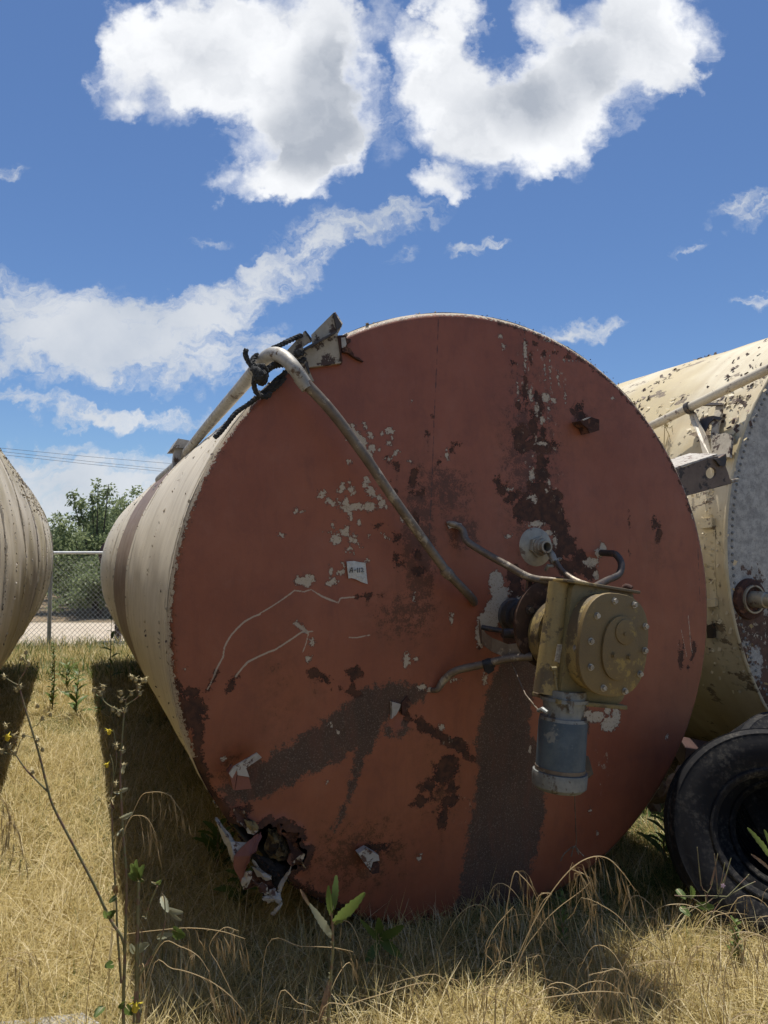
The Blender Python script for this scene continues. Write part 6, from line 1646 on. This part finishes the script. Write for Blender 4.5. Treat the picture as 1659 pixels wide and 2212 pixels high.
# leafy plant at the right edge, in front of the tyre
q = W(1668, 1990, 2.3)
rp2 = empty('prickly_lettuce', (float(q[0]), float(q[1]), 0)); tag(rp2, 'bright green toothed leaves in front of the big tyre at the right edge', 'weed')
b = MB(); b.tube([(q[0], q[1], 0), tuple(q), tuple(W(1664, 1800, 2.3))], .004, seg=7); child_of(b, 'stem', M['weed_stem'], rp2)
add_leaf(rp2, (1663, 1852), (1614, 1788), .010, 2.3, 2.25, 91, tint=1.0, conv=idn, teeth=7, up=(.3, -1, .1))
add_leaf(rp2, (1668, 1846), (1650, 1792), .010, 2.3, 2.28, 92, tint=.8, conv=idn, teeth=7)
add_leaf(rp2, (1662, 1878), (1622, 1845), .006, 2.3, 2.25, 93, 'dead', conv=idn, teeth=4)
# little storksbill with pink flower
q = W(1530, 2050, 2.45)
sb = empty('storksbill', (float(q[0]), float(q[1]), 0)); tag(sb, 'sprawling storksbill with long pointed beaks and one tiny pink flower before the big tyre', 'weed')
def cT(x, y): return (1360.6 + .24 * x, 1460 + .24 * y)
b = MB()
for pts_ in ([(700, 2200), (820, 2020), (870, 1990), (1060, 1800), (1060, 1795)], [(700, 1950), (640, 1880), (605, 1540)], [(700, 1950), (740, 1870), (790, 1600)], [(760, 2000), (800, 1960), (855, 1680)], [(790, 1960), (860, 1800), (910, 1640)], [(760, 1600), (790, 1900), (800, 1960)],
             [(400, 1975), (520, 1980), (700, 1978), (880, 1985)], [(410, 1980), (560, 2000), (680, 2090), (790, 2180)], [(460, 2100), (660, 2060), (760, 1990)], [(870, 1990), (1020, 1900), (1130, 1850)], [(680, 2100), (690, 2000), (700, 1950)]):
    b.tube(wp(cT, pts_, 2.45), .0014, seg=5, sub=3)
child_of(b, 'stem', M['weed_stem'], sb)
b = MB()
for pts_ in ([(640, 1890), (605, 1545)], [(725, 1880), (795, 1600)], [(790, 1950), (758, 1600)], [(800, 1960), (858, 1680)], [(820, 1960), (912, 1635)]):
    b.tube(wp(cT, pts_, 2.44), [.0022, .0004], seg=5)
child_of(b, 'beak', M['weed_stem'], sb)
c_ = W(*cT(835, 1885), 2.43); b = MB()
for k in range(5):
    a_ = k * 1.2566; d_ = np.array([math.cos(a_), -.2, math.sin(a_)]); sd = np.array([-math.sin(a_), 0, math.cos(a_)]) * .003
    b.add([c_, c_ + d_ * .005 - sd, c_ + d_ * .009, c_ + d_ * .005 + sd], [(0, 1, 2, 3)])
child_of(b, 'petals', M['pink_petal'], sb, smooth=False, tint=.7)
for k, (a_, c2_) in enumerate((((420, 1920), (500, 2010)), ((600, 2060), (760, 2080)), ((560, 2000), (545, 1890)), ((450, 2080), (540, 2160)))):
    add_leaf(sb, a_, c2_, .014, 2.5, 2.47, 110 + k, tint=.4, conv=cT, teeth=5)

# leafy weeds in the lane
def leafy_weed(name, label, px, py_base, h, nl, ll, seed, mat='leaf', group=None, spread=1.0, tint=.6):
    y_ = 1.0; r = random.Random(seed)
    rr0 = ray(px, py_base); t = -EYE / rr0[2]; bx_, by_ = rr0[0] * t, rr0[1] * t
    root_ = empty(name, (float(bx_), float(by_), 0)); tag(root_, label, 'weed', group)
    b_ = MB(); b_.tube([(bx_, by_, 0), (bx_ + r.uniform(-.02, .02), by_, h * .5), (bx_ + r.uniform(-.04, .04), by_, h)], [.007, .005, .002], seg=6, sub=3)
    child_of(b_, 'stem', M['weed_stem'], root_)
    for k in range(nl):
        t = (k + .6) / nl; a_ = k * 2.4 + r.uniform(-.3, .3); z_ = h * (.12 + .86 * t)
        L_ = ll * (1.15 - .6 * t) * r.uniform(.8, 1.2)
        p0 = np.array([bx_, by_, z_]); p1 = p0 + np.array([math.cos(a_) * spread, math.sin(a_) * spread, r.uniform(.1, .8)]) * L_
        b_ = MB(); jag_leaf(b_, p0, p1, L_ * .20, (0.1, -.3, 1), .10, 5, seed + k, .3)
        child_of(b_, 'leaf', M[mat], root_, tint=min(1, tint * r.uniform(.6, 1.3)))
    return root_
leafy_weed('leafy_weed', 'upright green leafy weed in the sunlit lane between the tanks, nearest of them', 165, 1560, .52, 16, .15, 301)
leafy_weed('leafy_weed', 'pale feathery green weed at the left side of the lane near the fence post', 112, 1545, .75, 44, .085, 302, spread=.7, tint=1.3)
leafy_weed('leafy_weed', 'bushy green weed just behind the nearest leafy weed in the lane', 146, 1500, .42, 14, .14, 303, tint=1.1)
leafy_weed('leafy_weed', 'tall dark leafy weed against the side of the red tank near the fence', 240, 1490, .98, 11, .13, 304, tint=.25)
leafy_weed('leafy_weed', 'low green sprig at the right of the lane beside the shadow', 215, 1560, .25, 10, .10, 305, tint=.5)
leafy_weed('leafy_weed', 'dark low weed in the shade left of the torn corner', 470, 1890, .25, 12, .15, 306, tint=.3)
leafy_weed('leafy_weed', 'broad leaved dark weed under the torn corner of the red tank', 520, 1985, .20, 10, .16, 307, tint=.3)
leafy_weed('leafy_weed', 'green weed lit by a shaft of sun between red tank and tyre', 1440, 1880, .30, 16, .12, 308, tint=.6)
leafy_weed('leafy_weed', 'dark shrub in the shade under the right tank behind the tyres', 1560, 1690, .65, 34, .16, 309, tint=.25)
leafy_weed('leafy_weed', 'small pale green sprig in the straw near the bottom right', 1215, 2085, .30, 26, .05, 310, tint=1.2, spread=.6)
leafy_weed('leafy_weed', 'feathery green sprig in the straw at the bottom right corner', 1590, 2110, .22, 30, .05, 311, tint=1.0, spread=.7)
# dry tuft sprouting against the right tank
dt = empty('dry_tuft', axis_world(3.45, 4.6)); tag(dt, 'dry grass sprigs sticking up between the red tank and the sunlit tank', 'grass tuft')
b = MB(); r6 = random.Random(3)
for (x0_, y0_, x1_, y1_, x2_, y2_) in ((40, 1000, 50, 800, 60, 560), (150, 1020, 180, 850, 160, 600), (150, 1020, 140, 800, 60, 610), (120, 980, 180, 800, 210, 700), (50, 870, 90, 820, 110, 740), (100, 990, 160, 900, 205, 830)):
    b.tube([to_world(P(*cS(x0_, y0_ + 60), -.9)), to_world(P(*cS(x1_, y1_), -.9)), to_world(P(*cS(x2_, y2_), -.9))], [.003, .003, .002], seg=5, sub=3)
q = to_world(P(*cS(70, 540), -.9))
for k in range(14): b.tube([q + np.array([0, 0, -.05]) + np.array([r6.uniform(-1, 1), r6.uniform(-1, 1), r6.uniform(0, 1)]) * .02, q + np.array([r6.uniform(-1, 1), r6.uniform(-1, 1), r6.uniform(-1, 2)]) * .03], .002, seg=3)
b.tube([(float(axis_world(3.45, 4.6)[0]), float(axis_world(3.45, 4.6)[1]), 0), tuple(to_world(P(*cS(60, 1060), -.9)))], .004, seg=5)
child_of(b, 'stem', M['stalk'], dt, tint=.7)
# pale slab poking into the bottom left corner
q0 = W(150, 2222, 2.66)
b = MB(); b.prism([(q0[0] - .25, 2.60, 0.055), (q0[0] + .05, 2.65, .06), (q0[0] + .16, 2.58, .055), (q0[0] + .22, 2.2, .04), (q0[0] - .3, 2.15, .04)], (0, 0, .045)); o = b.build('concrete_slab', M['slab'], bevel=.006)
tag(o, 'pale concrete slab just showing at the bottom left edge', 'slab')
